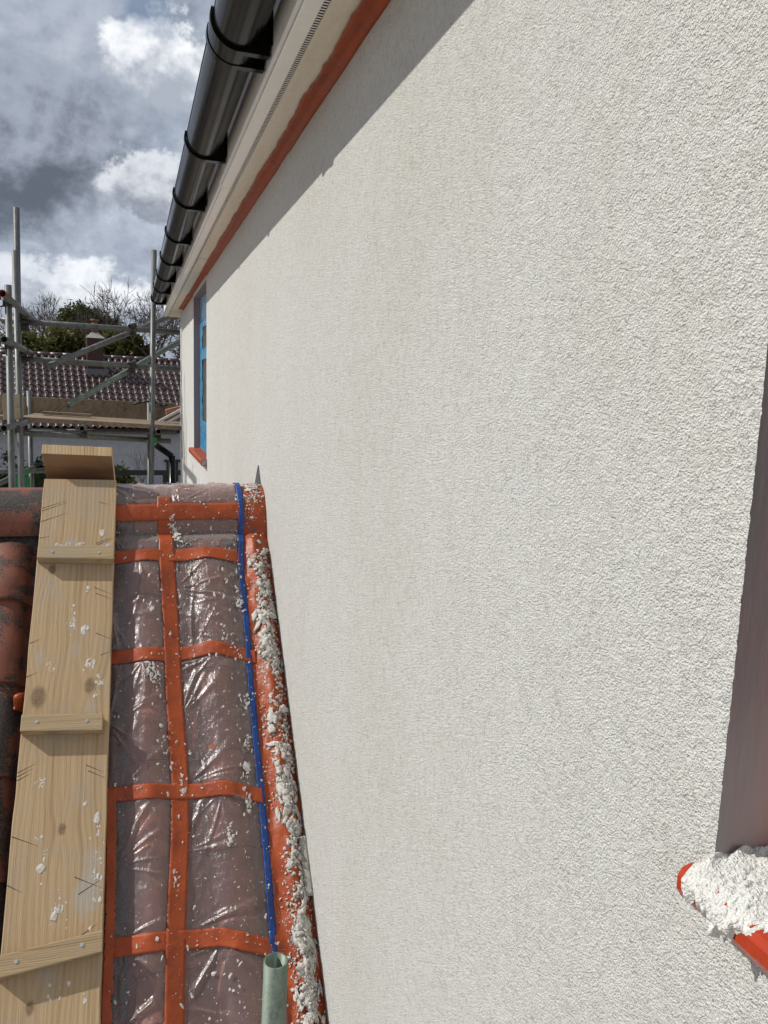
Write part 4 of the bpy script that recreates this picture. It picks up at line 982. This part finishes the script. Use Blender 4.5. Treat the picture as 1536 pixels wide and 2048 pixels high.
def leaf_cloud(n, pts_fn, size, seed):
    r = np.random.default_rng(seed); c = pts_fn(n, r); n = len(c)
    a = r.normal(size=(n, 3)); a /= np.linalg.norm(a, axis=1, keepdims=True)
    b = np.cross(a, r.normal(size=(n, 3))); b /= np.linalg.norm(b, axis=1, keepdims=True)
    s = size * r.uniform(.6, 1.4, (n, 1)); 
    V = np.stack([c - a * s, c + b * s * .45, c + a * s, c - b * s * .45], 1).reshape(-1, 3)
    F = np.arange(n * 4).reshape(n, 4); q = MB(); q.v = V.tolist(); q.f = F.tolist(); return q
def clumps(centers, r, n, thin=.35):
    """leaf positions gathered in clumps on and inside a set of ellipsoids (cx,cy,cz,rx,ry,rz)"""
    out = []; w = np.array([c[3] * c[4] * c[5] for c in centers]) ** .67; w /= w.sum()
    for c, k in zip(centers, (w * n).astype(int)):
        ncl = max(6, k // 45); d = r.normal(size=(ncl, 3)); d /= np.linalg.norm(d, axis=1, keepdims=True)
        cc = d * (r.uniform(.45, 1.05, (ncl, 1))) * np.array(c[3:6]) + np.array(c[:3])
        rad = min(c[3:6]) * .22
        out.append(cc[r.integers(0, ncl, k)] + r.normal(size=(k, 3)) * rad * r.uniform(.4, 1.1, (k, 1)))
    return np.concatenate(out)
def branches(root, d0, length, rad, depth, r, spread=.55, q=None, upb=.12, kids=(2, 5), minr=.008):
    q = q or MB()
    def grow(p, d, L, ra, dep):
        nseg = 3; pts = [p]
        for i in range(nseg):
            d = (d + Vector(r.normal(size=3)) * .13 + Vector((0, 0, upb * .4))).normalized(); p = p + d * (L / nseg); pts.append(p)
            r0 = ra * (1 - .45 * i / nseg); r1 = ra * (1 - .45 * (i + 1) / nseg)
            q.tube(pts[-2], pts[-1], max(minr, r0), max(minr * .8, r1), n=5 if ra > .05 else 3, cap=False)
            if dep > 0 and i > 0:
                for _ in range(int(r.integers(1, 3))):
                    nd = (d + Vector(r.normal(size=3)) * spread * 1.1).normalized(); grow(p, nd, L * r.uniform(.5, .75), ra * .5, dep - 1)
        if dep > 0:
            for _ in range(int(r.integers(kids[0], kids[1]))):
                nd = (d + Vector(r.normal(size=3)) * spread + Vector((0, 0, upb))).normalized(); grow(p, nd, L * r.uniform(.6, .85), ra * .55, dep - 1)
    grow(Vector(root), Vector(d0).normalized(), length, rad, depth); return q
def bare_tree(loc, h, label, seed, depth=4, group='bare trees behind the cottage', fork=False):
    r = np.random.default_rng(seed); t = empty('bare_tree', loc, label, 'tree', group)
    q = MB().tube(loc, (loc[0], loc[1], loc[2] + h * .36), .20, .14, n=9); q.build('trunk', MAT['bark'], t, True)
    c = branches((loc[0], loc[1], loc[2] + h * .34), (r.normal() * .15, r.normal() * .1, 1), h * .26, .11, depth, r, .6, upb=.16, minr=.011)
    c.build('crown', MAT['twig'], t)
    return t
bare_tree((.9, 41, -H), 8.6, 'bare tree with a wide fine crown behind the right upright', 31)
bare_tree((-.9, 44, -H), 8.3, 'bare tree half hidden behind the brick chimney', 32)
bare_tree((2.7, 39, -H), 7.6, 'bare tree beside the far corner of the house', 33)
bare_tree((-5.3, 50, -H), 8.6, 'bare tree at the far left beyond the double upright', 34)
bare_tree((-3.9, 53, -H), 8.3, 'bare tree rising left of the evergreen crown', 35)
bare_tree((-6.8, 40, -H), 7.6, 'bare tree at the left picture edge behind the front upright', 36)
def leafy(name, loc, ell, n, size, mat, label, seed, group=None):
    t = empty(name, loc, label, 'tree', group)
    q = MB().tube(loc, (loc[0], loc[1], ell[0][2] + loc[2] * 0), .22, .10, n=8); q.build('trunk', MAT['bark'], t, True)
    leaf_cloud(n, lambda k, r: clumps(ell, r, k), size, seed).build('crown', MAT[mat], t)
    return t
leafy('evergreen_tree', (-2.5, 46, -H), [(-2.4, 46, 2.6, 1.35, 1.2, 1.7), (-1.8, 46, 1.9, 1.2, 1.2, 1.4), (-3.1, 46, 2.2, .9, 1, 1.1), (-1.2, 46, 2.6, .9, .9, 1.2), (-2.35, 46, 3.3, 1.15, 1, 1.0)], 15000, .14, 'leaf', 'dense dark evergreen tree tallest behind the cottage roof', 41)
G_T = 'leafy trees behind the cottage roof'
leafy('leafy_tree', (-4.4, 43, -H), [(-4.2, 43, 1.5, 1.4, 1, 1.05), (-3.3, 43, 1.9, 1.0, 1, 1.0), (-5.0, 43, 1.5, 1.1, 1, 1.1)], 8500, .14, 'leaf_y', 'yellow-green leafy tree left of the chimney behind the roof', 42, G_T)
leafy('leafy_tree', (-.4, 42, -H), [(-.3, 42, 1.7, 1.2, 1, 1.1), (-1.2, 42, 1.6, 1.1, 1, 1.2), (.8, 42, 1.2, .8, .8, .8)], 8000, .14, 'leaf_y', 'yellow-green leafy tree right of the chimney behind the roof', 43, G_T)
# distant wood that closes the horizon
r = np.random.default_rng(77); ell = [(x, 95 + 6 * r.normal(), -2.2 + .3 * r.normal(), 4.5, 3, 2.2 + .5 * r.normal()) for x in np.arange(-90, 95, 6)]
o = leaf_cloud(26000, lambda k, rr: clumps(ell, rr, k), .5, 5).build('distant_wood', MAT['hedge']); tag(o, 'far wooded horizon', 'wood', kind='stuff')
# hedge and shrub
h_ = empty('hedge', (-3.2, 20, -H), 'dark hedge at the left in front of the whitewashed wall', 'hedge')
leaf_cloud(9000, lambda k, rr: clumps([(x, 20 + .1 * rr.normal(), -2.75, .8, .5, 1.05) for x in np.arange(-6.4, -1.2, .6)], rr, k), .09, 6).build('foliage', MAT['hedge'], h_)
MB().box((-6.8, 19.8, -H), (-1.0, 20.3, -2.0)).build('hedge_core', MAT['darkwood'], h_)
s_ = empty('shrub', (-.40, 22.8, -H), 'small green shrub beside the end block of the board', 'shrub')
leaf_cloud(1400, lambda k, rr: clumps([(-.45, 22.8, -2.55, .40, .4, .48), (-.25, 22.8, -2.75, .3, .3, .3)], rr, k), .075, 8).build('foliage', MAT['leaf'], s_)
MB().tube((-.4, 22.8, -H), (-.4, 22.8, -2.5), .04, n=6).build('stem', MAT['bark'], s_)
sp = empty('sapling', (.28, 24, -H), 'thin leafless sapling against the whitewashed cottage wall', 'sapling')
branches((.28, 24, -H), (0, 0, 1), .95, .022, 2, np.random.default_rng(12), .35, minr=.007).build('stem', MAT['twig'], sp)
